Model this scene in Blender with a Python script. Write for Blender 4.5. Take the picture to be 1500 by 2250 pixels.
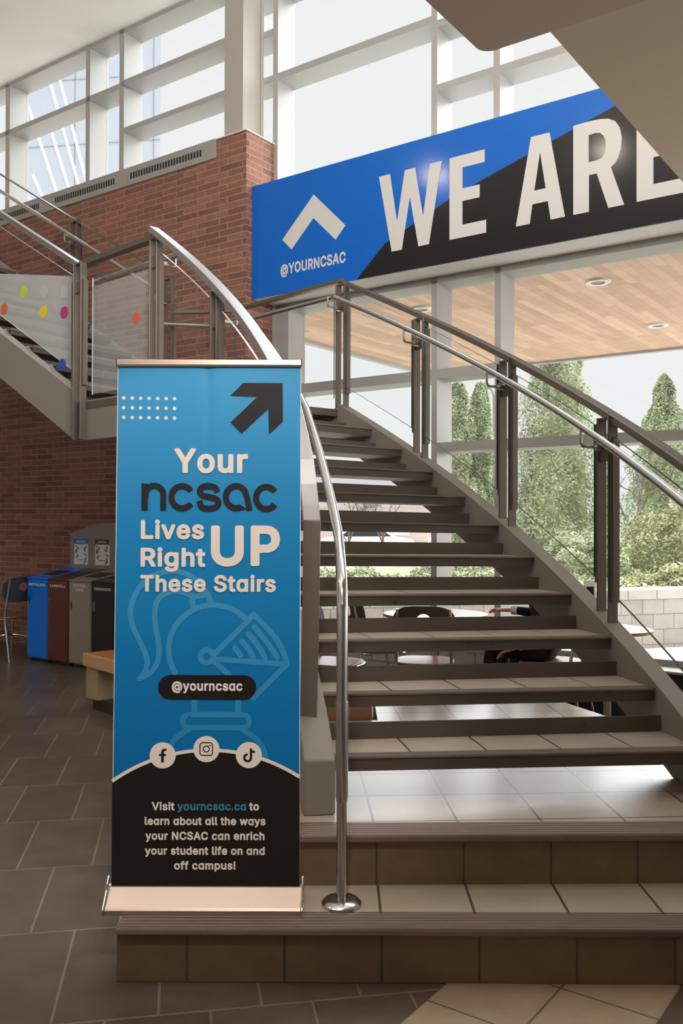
import bpy, bmesh, math, random
from mathutils import Vector, Matrix
random.seed(7)
scene = bpy.context.scene
for o in list(bpy.data.objects): bpy.data.objects.remove(o)
COL = scene.collection

# ---------------------------------------------------------------- camera
cam = bpy.data.cameras.new('camera')
camo = bpy.data.objects.new('camera', cam); COL.objects.link(camo)
cam.sensor_fit = 'VERTICAL'; cam.sensor_height = 36.0; cam.sensor_width = 24.0
cam.lens = 36.0*1970.5/2250.0
cam.clip_start = 0.05; cam.clip_end = 400
pt, rl = math.radians(0.525), math.radians(0.151)
_f = Vector((0, math.cos(pt), math.sin(pt))); _u = Vector((0, -math.sin(pt), math.cos(pt))); _r = Vector((1, 0, 0))
_rr = math.cos(rl)*_r + math.sin(rl)*_u; _uu = -math.sin(rl)*_r + math.cos(rl)*_u
mw = Matrix.Identity(4)
for i in range(3):
    mw[i][0] = _rr[i]; mw[i][1] = _uu[i]; mw[i][2] = -_f[i]
mw[2][3] = 1.45
camo.matrix_world = mw
scene.camera = camo

# ---------------------------------------------------------------- view, world, lights
vs = scene.view_settings
scene.display_settings.display_device = 'sRGB'
vs.view_transform = 'Standard'; vs.look = 'None'; vs.gamma = 1.0; vs.use_curve_mapping = False
vs.exposure = 0.0
try:
    scene.cycles.use_denoising = True
    scene.cycles.max_bounces = 10; scene.cycles.transparent_max_bounces = 24
    scene.cycles.diffuse_bounces = 5; scene.cycles.glossy_bounces = 4
    scene.cycles.sample_clamp_indirect = 6.0
except Exception: pass

w = bpy.data.worlds.new('overcast'); scene.world = w; w.use_nodes = True
nt = w.node_tree; nt.nodes.clear()
tc = nt.nodes.new('ShaderNodeTexCoord'); sx = nt.nodes.new('ShaderNodeSeparateXYZ')
cr = nt.nodes.new('ShaderNodeValToRGB'); bg = nt.nodes.new('ShaderNodeBackground'); wo = nt.nodes.new('ShaderNodeOutputWorld')
nt.links.new(tc.outputs['Generated'], sx.inputs[0]); nt.links.new(sx.outputs['Z'], cr.inputs[0])
els = cr.color_ramp.elements          # overcast sky: brighter towards the zenith
els[0].position = 0.0; els[0].color = (.258, .260, .263, 1)
els[1].position = 1.0; els[1].color = (1, 1, 1, 1)
e = els.new(.53); e.color = (.265, .266, .268, 1)
e = els.new(.72); e.color = (.8, .82, .86, 1)
nt.links.new(cr.outputs[0], bg.inputs[0]); bg.inputs[1].default_value = 3.46
nt.links.new(bg.outputs[0], wo.inputs[0])

def area(name, loc, target, sx_, sy_, power, col):
    l = bpy.data.lights.new(name, 'AREA'); l.shape = 'RECTANGLE'; l.size = sx_; l.size_y = sy_
    l.energy = power; l.color = col
    o = bpy.data.objects.new(name, l); COL.objects.link(o); o.location = loc
    d = Vector(target) - Vector(loc); o.rotation_euler = d.to_track_quat('-Z', 'Y').to_euler()
    return o
sun = bpy.data.lights.new('sky_light', 'SUN'); sun.energy = 11.5; sun.angle = math.radians(80); sun.color = (.95, .98, 1)
so = bpy.data.objects.new('sky_light', sun); COL.objects.link(so)
so.rotation_euler = Vector((-.50, -.62, -.62)).to_track_quat('-Z', 'Y').to_euler()
# the hall's own lamps: warm downlights under the gallery, downlights in the high ceiling; then an added spot and uplight as fill
for x_, y_ in ((.40, 1.45), (.3, -.9)): area('gallery_downlight', (x_, y_, 3.085), (x_, y_, 0), .22, .22, 4, (1, .66, .38))
for x_, y_ in ((-4.76, 4.69), (-3.16, 2.81)): area('ceiling_downlight', (x_, y_, 6.58), (x_, y_, 0), .3, .3, 16, (1, .86, .72))
sp_ = bpy.data.lights.new('banner_fill_spot', 'SPOT'); sp_.energy = 170; sp_.color = (1, .93, .86); sp_.spot_size = math.radians(40); sp_.spot_blend = .6; sp_.shadow_soft_size = .12  # added, unseen spot that brightens the banner
spo = bpy.data.objects.new('banner_fill_spot', sp_); COL.objects.link(spo); spo.location = (-.12, 1.05, 3.05)
spo.rotation_euler = (Vector((-.44, 2.95, 1.32)) - spo.location).to_track_quat('-Z', 'Y').to_euler()
area('ceiling_fill', (.9, .6, 4.3), (-4.0, 4.4, 6.6), 2.2, 1.2, 460, (1, .98, .96))  # added fill aimed at the ceiling, brightens it and the sign letters

# ---------------------------------------------------------------- helpers
AZ = math.radians(35.546)
ES = Vector((math.cos(AZ), -math.sin(AZ), 0)); EN = Vector((math.sin(AZ), math.cos(AZ), 0))
def F(s, n, z): return ES*s + EN*n + Vector((0, 0, z))       # along the window wall, out through it, up
CX, CY, R2, A0, DA, RISE, DL = -5.845, 2.5359, 7.3625, 5.271, 2.9221, .1777, .0168
def nose(a, R): return .36 + (a - A0)/DA*RISE - DL*(R - R2)
def H(a, R, off=0.0):                                        # point on the curved flight, off above the nosing line
    t = math.radians(a); return Vector((CX + R*math.cos(t), CY + R*math.sin(t), nose(a, R) + off))

def lin(r, g, b):
    f = lambda c: (c/255/12.92) if c/255 <= .04045 else ((c/255 + .055)/1.055)**2.4
    return (f(r), f(g), f(b), 1)

WL = {}                                                       # world location of every thing
class MB:
    def __init__(s): s.v = []; s.f = []; s.mi = []; s.uv = None
    def add(s, verts, faces, mi=0):
        k = len(s.v); s.v += [Vector(p) for p in verts]
        s.f += [[i + k for i in f] for f in faces]; s.mi += [mi]*len(faces); return s
    def hexa(s, p, mi=0):                                     # 8 points: bottom 4 ccw, top 4 ccw
        return s.add(p, [(3, 2, 1, 0), (4, 5, 6, 7), (0, 1, 5, 4), (1, 2, 6, 5), (2, 3, 7, 6), (3, 0, 4, 7)], mi)
    def box(s, x0, y0, z0, x1, y1, z1, mi=0):
        return s.hexa([(x0, y0, z0), (x1, y0, z0), (x1, y1, z0), (x0, y1, z0), (x0, y0, z1), (x1, y0, z1), (x1, y1, z1), (x0, y1, z1)], mi)
    def fbox(s, s0, n0, z0, s1, n1, z1, mi=0):
        return s.hexa([F(s0, n0, z0), F(s1, n0, z0), F(s1, n1, z0), F(s0, n1, z0), F(s0, n0, z1), F(s1, n0, z1), F(s1, n1, z1), F(s0, n1, z1)], mi)
    def prism(s, poly, z0, z1, mi=0):
        n = len(poly); v = [(x, y, z0) for x, y in poly] + [(x, y, z1) for x, y in poly]
        return s.add(v, [tuple(range(n))[::-1], tuple(range(n, 2*n))] + [(i, (i+1) % n, n+(i+1) % n, n+i) for i in range(n)], mi)
    def extr(s, poly, vec, mi=0):                             # poly of 3-D points, extruded by vec
        n = len(poly); vec = Vector(vec); v = [Vector(p) for p in poly] + [Vector(p) + vec for p in poly]
        return s.add(v, [tuple(range(n))[::-1], tuple(range(n, 2*n))] + [(i, (i+1) % n, n+(i+1) % n, n+i) for i in range(n)], mi)
    def sweep(s, rings, mi=0, caps=True, closed=True):
        n = len(rings[0]); k = len(s.v)
        for r in rings: s.v += [Vector(p) for p in r]
        m = n if closed else n - 1
        for j in range(len(rings) - 1):
            for i in range(m):
                s.f.append([k+j*n+i, k+j*n+(i+1) % n, k+(j+1)*n+(i+1) % n, k+(j+1)*n+i]); s.mi.append(mi)
        if caps:
            s.f.append([k+i for i in range(n)][::-1]); s.mi.append(mi)
            s.f.append([k+(len(rings)-1)*n+i for i in range(n)]); s.mi.append(mi)
        return s
    def tube(s, pts, r, seg=12, mi=0):
        pts = [Vector(p) for p in pts]; rings = []; up = None
        rad = r if isinstance(r, (list, tuple)) else [r]*len(pts)
        for i, p in enumerate(pts):
            d = (pts[min(i+1, len(pts)-1)] - pts[max(i-1, 0)]).normalized()
            if up is None: up = Vector((0, 0, 1)) if abs(d.z) < .9 else Vector((1, 0, 0))
            a = (up - d*up.dot(d)).normalized(); b = d.cross(a); up = a
            rings.append([p + a*rad[i]*math.cos(t) + b*rad[i]*math.sin(t) for t in [2*math.pi*k/seg for k in range(seg)]])
        return s.sweep(rings, mi)
    def rail(s, pts, wd, th, mi=0, side=None):                # flat bar, width across the path, thickness down
        pts = [Vector(p) for p in pts]; rings = []
        for i, p in enumerate(pts):
            d = (pts[min(i+1, len(pts)-1)] - pts[max(i-1, 0)]).normalized()
            sd = side[i] if side else Vector((-d.y, d.x, 0)).normalized()
            up = sd.cross(d).normalized()
            if up.z < 0 and abs(up.z) > .05: up = -up
            rings.append([p - sd*wd/2, p + sd*wd/2, p + sd*wd/2 - up*th, p - sd*wd/2 - up*th])
        return s.sweep(rings, mi)
    def lathe(s, prof, c, seg=32, mi=0):
        rings = []
        for r, z in prof: rings.append([(c[0] + r*math.cos(2*math.pi*k/seg), c[1] + r*math.sin(2*math.pi*k/seg), c[2] + z) for k in range(seg)])
        return s.sweep(rings, mi)
    def sector(s, Ra, Rb, a, b, oa, ob, n=3, ref=None, mi=0):  # slab between two radii, offsets from the nosing height at ref
        rings = []
        for i in range(n + 1):
            t = math.radians(a + (b - a)*i/n); r0 = ref if ref is not None else a + (b - a)*i/n
            c, d = math.cos(t), math.sin(t)
            q = lambda R, o: (CX + R*c, CY + R*d, nose(r0, R) + o)
            rings.append([q(Ra, oa), q(Rb, oa), q(Rb, ob), q(Ra, ob)])
        return s.sweep(rings, mi)
    def build(s, name, mat, parent=None, smooth=False, bevel=0, uv=None, loc=None):
        org = WL[parent.name] if parent else Vector(loc) if loc else Vector((0, 0, 0))
        if not parent and loc is None and s.v:
            xs = [p.x for p in s.v]; ys = [p.y for p in s.v]; zs = [p.z for p in s.v]
            org = Vector(((min(xs)+max(xs))/2, (min(ys)+max(ys))/2, min(zs)))
        m = bpy.data.meshes.new(name); m.from_pydata([p - org for p in s.v], [], s.f)
        mats = mat if isinstance(mat, (list, tuple)) else [mat]
        for q in mats: m.materials.append(q)
        for p, i in zip(m.polygons, s.mi): p.material_index = min(i, len(mats)-1)
        bm = bmesh.new(); bm.from_mesh(m); bmesh.ops.recalc_face_normals(bm, faces=bm.faces); bm.to_mesh(m); bm.free()
        if uv:
            ul = m.uv_layers.new(name='uv')
            for p in m.polygons:
                for li in p.loop_indices:
                    ul.data[li].uv = uv(m.vertices[m.loops[li].vertex_index].co + org, p.normal)
        if smooth:
            for p in m.polygons: p.use_smooth = True
            try: m.set_sharp_from_angle(angle=math.radians(40))
            except Exception: pass
        o = bpy.data.objects.new(name, m); COL.objects.link(o)
        if parent: o.parent = parent
        else: o.location = org
        WL[o.name] = org
        if bevel:
            b = o.modifiers.new('bevel', 'BEVEL'); b.width = bevel; b.segments = 2; b.limit_method = 'ANGLE'
        return o
def tag(o, label=None, cat=None, group=None, kind=None):
    if label: o['label'] = label
    if cat: o['category'] = cat
    if group: o['group'] = group
    if kind: o['kind'] = kind
    return o
def thing(name, loc, label, cat, group=None, kind=None):
    o = bpy.data.objects.new(name, None); COL.objects.link(o); o.location = loc; o.empty_display_size = .1
    WL[o.name] = Vector(loc); return tag(o, label, cat, group, kind)
def struct(name, mb, mat, **k): return tag(mb.build(name, mat, **k), kind='structure')
def copy_tree(o, parent=None):
    c = o.copy(); COL.objects.link(c)
    if parent: c.parent = parent; c.matrix_parent_inverse = o.matrix_parent_inverse.copy()
    for ch in list(o.children): copy_tree(ch, c)
    return c

# ---------------------------------------------------------------- flat artwork and lettering
GLY = {
' ': (188, ''),
'!': (196, '85,-34,112,-34,137,-23,159,-4,167,11,172,26,172,56,162,81,142,102,127,111,112,116,82,115,57,105,47,96,34,81,24,56,22,41,24,26,34,1,46,-14,57,-23;58,131,127,130,137,132,152,141,158,156,162,511,159,521,152,531,137,539,57,538,42,531,34,516,37,156,43,141'),
'.': (188, '82,-34,110,-33,135,-23,150,-11,160,1,169,26,171,41,169,56,165,71,160,81,150,93,135,105,120,112,105,116,80,115,65,110,50,102,31,81,21,56,21,26,31,1,43,-14,55,-23'),
'@': (676, '340,-165,370,-165,415,-161,485,-145,520,-132,531,-120,534,-105,515,-45,510,-38,500,-31,485,-29,440,-43,410,-50,370,-55,330,-54,300,-51,256,-40,216,-20,190,1,172,20,159,40,144,75,136,100,131,125,128,175,129,205,136,255,150,297,162,320,185,350,200,365,220,380,250,395,295,408,320,411,350,412,395,409,440,395,470,379,487,365,485,364,415,365,400,358,365,370,345,372,305,372,280,366,240,347,225,335,209,320,190,295,180,279,171,255,163,230,160,210,158,180,159,155,163,130,169,105,176,85,189,60,215,26,234,10,255,-3,275,-10,300,-16,325,-17,350,-16,385,-6,415,13,420,14,445,-4,480,-15,515,-19,540,-18,560,-13,595,3,610,15,633,45,643,65,654,100,658,120,663,155,665,195,664,245,660,275,654,300,634,355,617,385,581,430,560,450,540,466,510,484,455,507,420,516,350,522,310,520,245,510,210,498,180,486,150,469,120,446,100,428,80,405,63,380,44,345,33,320,24,290,16,250,12,215,10,180,12,140,15,105,23,70,33,35,46,5,62,-25,84,-55,101,-75,125,-95,150,-113,185,-131,215,-144,275,-159,315,-164;515,89,507,95,504,105,503,345,505,348,520,327,539,290,544,270,550,235,551,190,547,135,539,105,530,92;325,95,310,98,300,103,285,121,279,135,273,160,272,195,279,225,292,245,310,258,325,262,340,261,365,256,375,249,380,244,386,230,389,215,392,185,391,165,384,130,381,120,374,110,365,103,355,98'),
'A': (480, '11,-30,86,-30,96,-28,106,-21,113,-10,156,110,161,112,321,112,325,105,367,-10,376,-23,386,-29,396,-30,466,-30,481,-24,491,-10,493,0,491,10,383,305,304,520,297,530,286,537,276,539,196,539,181,532,176,525,171,515,-12,10,-14,-5,-10,-15,-1,-25;201,229,199,230,199,235,236,346,241,345,249,320,280,230,276,229'),
'C': (510, '260,-37,310,-34,350,-23,390,-6,435,26,455,48,484,93,498,133,503,158,502,168,495,180,480,189,400,189,389,183,381,173,373,148,362,128,350,114,330,99,305,88,275,83,245,85,210,96,185,112,163,138,152,158,139,198,133,253,135,278,139,308,151,348,162,368,175,386,189,398,212,413,230,421,250,424,265,426,285,424,315,417,333,408,352,393,364,378,372,363,382,333,385,328,395,321,405,318,475,318,490,324,499,333,503,348,498,373,490,397,475,430,464,448,439,478,422,493,401,508,370,525,345,534,310,543,265,546,230,544,195,536,165,526,135,510,106,488,80,463,62,438,44,408,29,373,18,333,12,298,10,253,12,213,19,173,28,138,45,98,60,72,81,43,108,18,135,-1,165,-17,195,-27,230,-35'),
'D': (502, '55,-30,220,-30,260,-28,300,-21,335,-10,370,8,395,25,418,45,442,75,460,105,473,135,484,175,490,215,492,250,490,295,483,340,474,370,460,403,442,435,422,460,406,475,370,502,335,520,300,530,265,537,225,539,60,539,45,535,35,525,30,510,30,0,32,-10,37,-20,45,-26;155,89,155,420,160,422,220,422,265,417,285,411,305,402,325,385,342,365,353,345,364,310,368,280,368,230,365,205,359,180,343,145,332,130,315,116,300,106,280,97,240,88,160,87'),
'E': (419, '55,-30,375,-30,385,-28,392,-25,398,-20,403,-10,405,0,405,60,399,75,385,85,375,87,160,87,155,90,155,196,160,199,355,199,370,203,380,213,385,225,385,290,378,305,365,314,355,316,160,316,155,318,155,330,155,421,375,422,385,425,393,430,401,445,401,515,393,530,380,538,60,539,45,535,35,526,30,510,30,0,32,-10,37,-20,45,-26'),
'F': (410, '55,-30,130,-30,142,-25,151,-15,155,0,155,191,350,191,362,195,372,205,376,220,376,280,370,295,360,304,345,308,160,308,155,310,155,421,310,422,375,423,385,427,394,435,399,450,398,515,390,530,380,537,370,539,60,539,45,535,35,525,30,510,30,0,32,-10,37,-20,45,-26'),
'G': (520, '261,-37,305,-34,335,-29,360,-21,395,-5,416,8,440,28,460,52,475,73,491,103,501,138,506,168,508,198,507,263,500,276,490,283,475,286,275,285,263,278,254,263,253,198,257,183,267,173,280,169,380,169,370,138,355,117,340,103,315,90,290,84,250,84,230,88,205,99,185,113,164,138,152,158,139,198,133,253,138,303,144,328,151,348,162,368,172,383,188,398,211,413,225,419,245,424,270,426,295,423,310,418,330,409,344,398,365,371,382,333,395,322,405,319,475,319,490,324,500,333,504,348,493,393,485,413,463,448,450,466,432,483,408,503,390,514,370,524,346,533,310,542,290,545,265,546,230,544,195,537,160,524,130,508,105,489,79,463,61,438,43,408,28,368,17,333,12,293,10,253,12,213,18,173,28,138,44,98,60,71,80,46,105,20,130,1,164,-17,200,-29,230,-34'),
'I': (300, '26,-30,271,-30,286,-24,296,-12,299,0,299,60,293,75,286,81,276,86,216,87,213,90,213,415,214,420,216,422,276,423,290,430,297,440,299,450,298,515,290,530,281,536,271,539,31,539,16,535,10,530,3,520,1,510,1,450,6,435,16,426,26,422,86,422,88,420,88,90,86,88,81,87,26,87,12,80,4,70,1,55,1,-5,8,-20,16,-26'),
'L': (393, '55,-30,360,-30,370,-28,378,-25,385,-17,389,-10,391,0,390,63,385,75,371,85,360,87,160,87,155,89,155,320,155,510,150,525,140,535,130,539,55,539,45,535,39,530,31,515,30,0,32,-10,37,-20,45,-26'),
'N': (523, '55,-30,130,-30,145,-22,153,-10,155,0,155,308,365,-21,375,-28,385,-30,460,-30,475,-27,486,-20,491,-10,493,0,493,510,488,525,475,536,465,539,395,539,380,532,371,520,369,510,369,210,365,204,157,530,150,535,140,539,60,539,45,535,35,526,30,510,30,0,32,-10,37,-20,45,-26'),
'O': (533, '260,-37,305,-34,335,-28,369,-17,400,0,425,18,452,43,474,73,489,98,506,138,515,173,521,213,523,253,521,293,516,333,505,373,490,407,475,433,453,463,428,488,405,505,370,525,335,537,305,543,275,546,230,544,195,536,165,526,130,507,106,488,81,463,59,433,44,408,29,373,18,333,12,298,10,253,13,208,19,173,28,138,45,98,60,72,82,43,110,16,135,-1,165,-17,200,-29,230,-35;260,83,230,88,200,101,185,113,163,138,152,158,139,198,133,253,138,303,144,328,154,353,173,383,195,404,215,416,235,422,270,426,300,421,320,414,345,399,361,383,380,353,390,328,399,283,400,253,399,223,395,198,390,178,380,156,360,125,345,110,317,93,285,84'),
'P': (445, '55,-30,130,-30,142,-25,151,-15,155,0,155,156,265,157,295,162,320,169,345,180,370,197,386,210,400,227,415,249,427,275,433,295,437,320,439,350,434,395,426,420,416,445,400,468,373,495,345,514,321,525,295,532,265,537,235,539,60,539,45,535,35,525,30,510,30,0,32,-10,37,-20,45,-26;155,274,155,421,250,421,275,415,292,405,305,389,312,370,314,360,313,325,305,305,299,295,275,279,250,273,160,272'),
'R': (449, '55,-30,130,-30,142,-25,151,-15,155,0,155,165,160,168,225,168,230,165,327,-15,335,-24,345,-29,355,-30,430,-30,445,-24,451,-20,456,-10,458,0,456,10,356,195,390,221,406,240,425,275,434,300,438,330,438,375,433,405,425,429,405,466,389,485,365,504,345,516,320,526,295,534,265,537,235,539,60,539,50,537,40,532,32,520,30,510,30,0,32,-10,37,-20,45,-26;155,285,155,421,250,421,275,416,285,412,295,405,310,385,315,350,310,320,305,310,295,301,275,291,250,286'),
'S': (447, '212,-39,253,-38,283,-34,308,-27,358,-5,378,10,398,31,422,66,432,91,437,116,438,136,435,176,429,196,422,211,400,241,378,261,348,279,323,292,283,305,213,324,178,337,162,346,148,361,145,371,146,386,151,396,158,407,178,420,198,426,223,429,258,424,273,419,286,411,293,405,300,396,305,386,308,371,312,361,318,355,328,349,408,349,422,356,429,366,431,376,429,401,414,446,398,470,368,500,328,525,303,534,283,540,258,543,228,546,213,545,173,540,148,534,128,526,100,511,83,499,63,481,51,466,39,446,29,421,23,391,22,371,25,341,32,316,45,291,66,266,88,249,113,234,143,221,263,185,286,176,303,165,311,156,316,141,315,131,309,116,297,101,273,87,253,82,223,79,188,84,173,88,158,96,147,106,140,116,132,146,128,154,121,161,113,165,103,167,38,167,28,165,21,161,13,154,10,146,8,136,11,111,16,91,28,61,40,41,52,26,73,7,96,-9,138,-27,188,-37'),
'T': (449, '189,-30,262,-30,277,-22,283,-15,287,-5,287,420,292,422,422,422,438,430,445,440,447,450,446,515,442,525,431,535,417,539,257,539,27,539,17,535,11,530,4,520,2,510,3,445,7,435,17,426,32,422,157,422,163,420,163,0,165,-10,170,-20,177,-26'),
'U': (517, '247,-38,290,-37,325,-30,350,-23,375,-13,400,3,425,23,443,42,457,62,472,92,480,117,485,142,487,177,486,517,480,528,475,533,465,538,385,538,370,529,366,522,363,512,363,182,360,152,350,127,344,117,329,102,305,90,290,85,266,82,245,83,225,86,197,97,183,107,174,117,162,137,157,152,154,182,154,507,151,522,143,532,130,538,55,539,40,532,33,522,30,512,30,172,37,117,45,92,58,67,74,42,95,20,117,2,140,-12,170,-24,225,-37'),
'V': (480, '200,-30,281,-30,295,-25,304,-15,492,500,492,515,488,525,481,533,471,538,391,539,381,536,371,527,365,515,251,185,241,156,239,160,114,515,106,529,96,536,86,539,11,539,1,535,-5,530,-13,515,-14,505,-11,495,176,-10,181,-20,186,-24'),
'Y': (472, '199,-30,271,-30,285,-25,294,-15,298,0,299,200,479,490,485,505,484,515,480,525,471,534,461,538,381,539,366,535,356,525,249,350,236,329,116,525,106,535,91,539,11,539,1,535,-5,530,-12,520,-14,513,-13,500,-9,492,172,200,173,-5,177,-15,181,-21,191,-28'),
'a': (389, '152,-39,180,-38,210,-32,230,-25,250,-15,260,-25,270,-29,340,-30,355,-24,364,-14,367,1,367,251,366,276,357,316,339,351,315,376,300,386,285,395,260,404,230,412,205,414,175,414,145,409,110,399,90,391,63,371,46,356,25,328,11,296,13,281,18,271,30,263,90,246,105,244,115,248,124,256,132,271,145,286,155,292,175,299,195,301,220,298,235,289,243,276,245,261,240,258,120,241,80,228,55,215,40,203,25,188,15,173,5,146,0,111,2,81,12,46,35,11,60,-11,80,-22,120,-34;160,76,140,80,125,91,122,101,125,118,136,126,150,133,215,143,246,146,245,131,241,116,233,101,220,90,205,81,180,76'),
'b': (424, '222,-38,258,-36,283,-30,308,-21,328,-10,351,7,368,25,383,46,398,74,407,97,414,127,419,157,420,187,419,222,415,247,406,282,396,307,385,327,367,352,333,383,303,400,283,406,253,413,208,414,173,406,148,394,144,397,144,402,144,457,143,515,138,527,128,535,113,539,48,539,33,532,24,517,23,-3,26,-13,33,-23,48,-30,118,-29,128,-25,138,-14,143,-13,158,-23,178,-31,193,-35;218,77,198,80,188,84,166,102,153,127,143,172,143,207,145,222,153,252,161,267,173,282,187,292,208,299,218,300,233,299,253,292,263,286,276,272,287,252,292,237,296,217,298,187,296,157,292,142,288,127,278,107,268,96,250,82,233,78'),
'c': (396, '196,-38,224,-38,269,-30,299,-17,324,-3,357,27,374,52,390,87,393,97,393,107,385,122,374,130,309,147,299,147,289,143,282,137,264,102,254,91,239,82,224,78,204,76,184,79,169,86,155,97,141,117,136,127,128,157,126,187,128,217,133,237,140,257,154,277,173,292,194,299,219,299,239,294,254,285,268,267,279,244,289,235,304,232,349,243,379,252,385,257,390,267,392,277,390,287,381,312,373,327,345,362,319,382,284,400,239,413,219,414,179,413,149,406,124,398,99,384,77,367,59,350,46,332,31,307,18,277,11,252,6,217,4,187,11,127,18,97,29,72,43,47,59,26,78,7,99,-8,124,-21,149,-30,179,-37'),
'd': (424, '185,-38,214,-37,234,-34,255,-28,284,-11,294,-23,309,-30,374,-30,384,-27,392,-23,401,-8,401,517,394,529,379,538,309,539,299,537,289,530,282,517,281,472,281,397,279,392,249,407,214,414,169,413,144,407,114,396,94,385,54,349,29,307,17,277,10,252,5,222,4,187,5,157,9,132,16,102,25,77,41,47,55,27,73,7,99,-12,119,-23,144,-31,169,-37;199,77,179,80,169,86,155,97,144,112,129,152,126,192,129,222,132,237,139,257,149,274,159,284,174,294,189,299,209,300,224,297,239,292,254,280,264,267,272,252,279,227,282,187,277,142,268,117,259,104,244,89,234,83,219,78'),
'e': (404, '200,-38,234,-37,274,-30,297,-23,329,-5,356,17,379,47,394,82,395,92,393,102,386,112,374,119,314,135,299,135,284,126,269,100,254,86,229,78,199,77,169,86,154,97,144,107,138,117,132,137,134,139,369,139,384,142,396,152,401,167,398,242,390,277,379,307,368,327,355,347,339,363,309,387,294,394,259,408,239,412,219,414,174,412,149,407,124,398,99,385,76,367,42,327,28,302,18,277,9,247,5,217,5,157,11,122,20,92,40,52,58,27,78,7,98,-8,124,-21,154,-31,179,-36;134,252,143,267,154,281,164,289,179,296,194,299,219,299,239,293,253,282,269,259,271,252,269,251'),
'f': (254, '76,-30,146,-30,161,-23,170,-10,172,0,173,295,176,297,231,297,241,300,253,310,257,320,258,330,258,380,256,390,249,400,241,406,231,409,176,409,173,410,172,425,174,435,181,442,196,444,221,439,231,438,241,442,251,450,256,460,273,520,269,535,256,548,226,557,186,560,141,553,111,540,96,530,81,516,71,503,61,485,54,465,50,410,-4,407,-15,400,-23,385,-24,325,-19,310,-9,301,1,297,46,297,50,295,51,-5,58,-20,66,-26'),
'g': (425, '198,-181,229,-180,259,-176,299,-165,324,-152,344,-139,372,-111,387,-86,395,-66,401,-36,402,-11,402,379,400,389,389,403,374,409,304,408,291,399,284,389,254,405,234,411,219,413,169,413,144,407,119,399,99,388,74,369,56,349,40,329,19,285,10,254,5,224,4,189,6,154,11,124,27,79,57,34,78,14,101,-1,124,-12,144,-19,164,-23,214,-25,249,-18,279,-4,281,-6,279,-26,276,-36,269,-45,254,-57,229,-65,194,-67,167,-61,149,-51,119,-17,104,-11,94,-12,84,-16,34,-44,24,-56,21,-66,22,-76,31,-96,49,-120,74,-142,94,-155,124,-168,164,-178;199,89,179,92,169,96,158,104,148,114,141,124,131,149,128,164,126,194,131,234,140,259,149,274,164,289,174,294,194,299,209,300,229,296,244,289,256,279,266,264,273,249,280,224,282,209,282,174,273,134,265,119,254,106,244,99,229,92'),
'h': (410, '48,-30,118,-30,131,-25,140,-15,144,0,145,245,153,270,166,285,188,296,208,299,223,298,233,295,249,285,258,272,265,250,266,0,270,-15,279,-25,293,-30,358,-30,374,-25,383,-15,387,0,387,250,383,290,370,330,355,355,328,383,308,396,288,405,248,413,203,413,178,408,148,395,146,395,144,400,144,510,138,526,128,535,113,539,48,539,33,532,25,520,23,510,23,0,25,-10,30,-20,38,-26'),
'i': (167, '49,-30,121,-29,136,-20,144,-5,144,380,142,390,136,399,121,408,46,408,32,400,24,385,23,0,25,-10,30,-20,36,-25;66,415,76,413,96,413,121,423,141,441,154,465,156,495,145,520,136,532,126,540,111,549,101,552,81,554,66,552,51,547,41,540,25,525,15,505,11,480,14,465,19,450,26,440,41,425'),
'l': (189, '130,-32,158,-32,193,-24,203,-17,207,-12,211,3,198,63,193,73,187,78,178,83,168,84,148,82,146,83,144,88,144,513,140,523,131,533,123,537,108,539,53,539,43,537,30,528,23,513,23,83,25,58,29,38,39,18,53,-2,68,-14,88,-24,113,-30'),
'm': (610, '48,-30,118,-30,133,-23,142,-10,144,0,144,250,151,270,158,283,178,297,193,300,213,299,224,295,236,285,243,270,244,-5,248,-15,253,-22,263,-28,273,-30,343,-29,358,-20,363,-10,365,0,365,245,367,260,372,275,384,290,408,300,438,297,448,293,458,285,464,270,466,250,466,0,468,-10,473,-20,483,-27,493,-30,558,-30,574,-25,580,-20,585,-10,587,0,586,275,583,300,577,320,565,345,543,375,528,388,508,400,473,413,433,416,388,409,353,395,323,372,318,370,308,382,292,395,268,408,243,415,208,416,183,412,138,393,128,404,118,408,48,409,33,402,25,390,23,375,23,0,25,-10,30,-20,38,-26'),
'n': (410, '48,-30,118,-30,133,-23,142,-10,144,0,144,240,149,260,154,270,166,285,178,292,193,297,208,299,223,298,233,295,243,290,253,280,261,265,265,250,266,235,266,0,270,-15,278,-24,293,-30,358,-30,368,-28,380,-20,385,-10,387,0,387,120,387,240,383,290,376,315,367,335,355,355,328,383,308,396,288,405,248,413,208,413,183,409,158,400,143,392,138,393,128,404,113,409,53,409,39,405,28,395,23,380,23,0,25,-10,30,-20,38,-26'),
'o': (415, '196,-38,234,-37,264,-31,289,-22,314,-10,337,7,354,25,369,44,386,72,397,97,404,122,410,157,410,217,405,252,397,277,387,302,369,332,354,351,338,367,311,387,289,399,264,407,239,412,219,414,179,413,149,406,124,398,97,382,79,369,62,352,42,327,28,302,18,277,10,247,4,187,10,132,18,97,29,72,40,52,58,27,84,3,99,-8,124,-21,154,-32,179,-37;199,77,179,81,169,86,155,97,141,117,136,127,128,157,126,187,127,202,129,222,136,247,143,262,154,277,165,287,179,295,194,299,214,300,229,297,244,291,259,280,272,262,279,247,287,217,289,187,288,172,286,152,279,127,271,112,261,97,244,85,234,80,209,76'),
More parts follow.
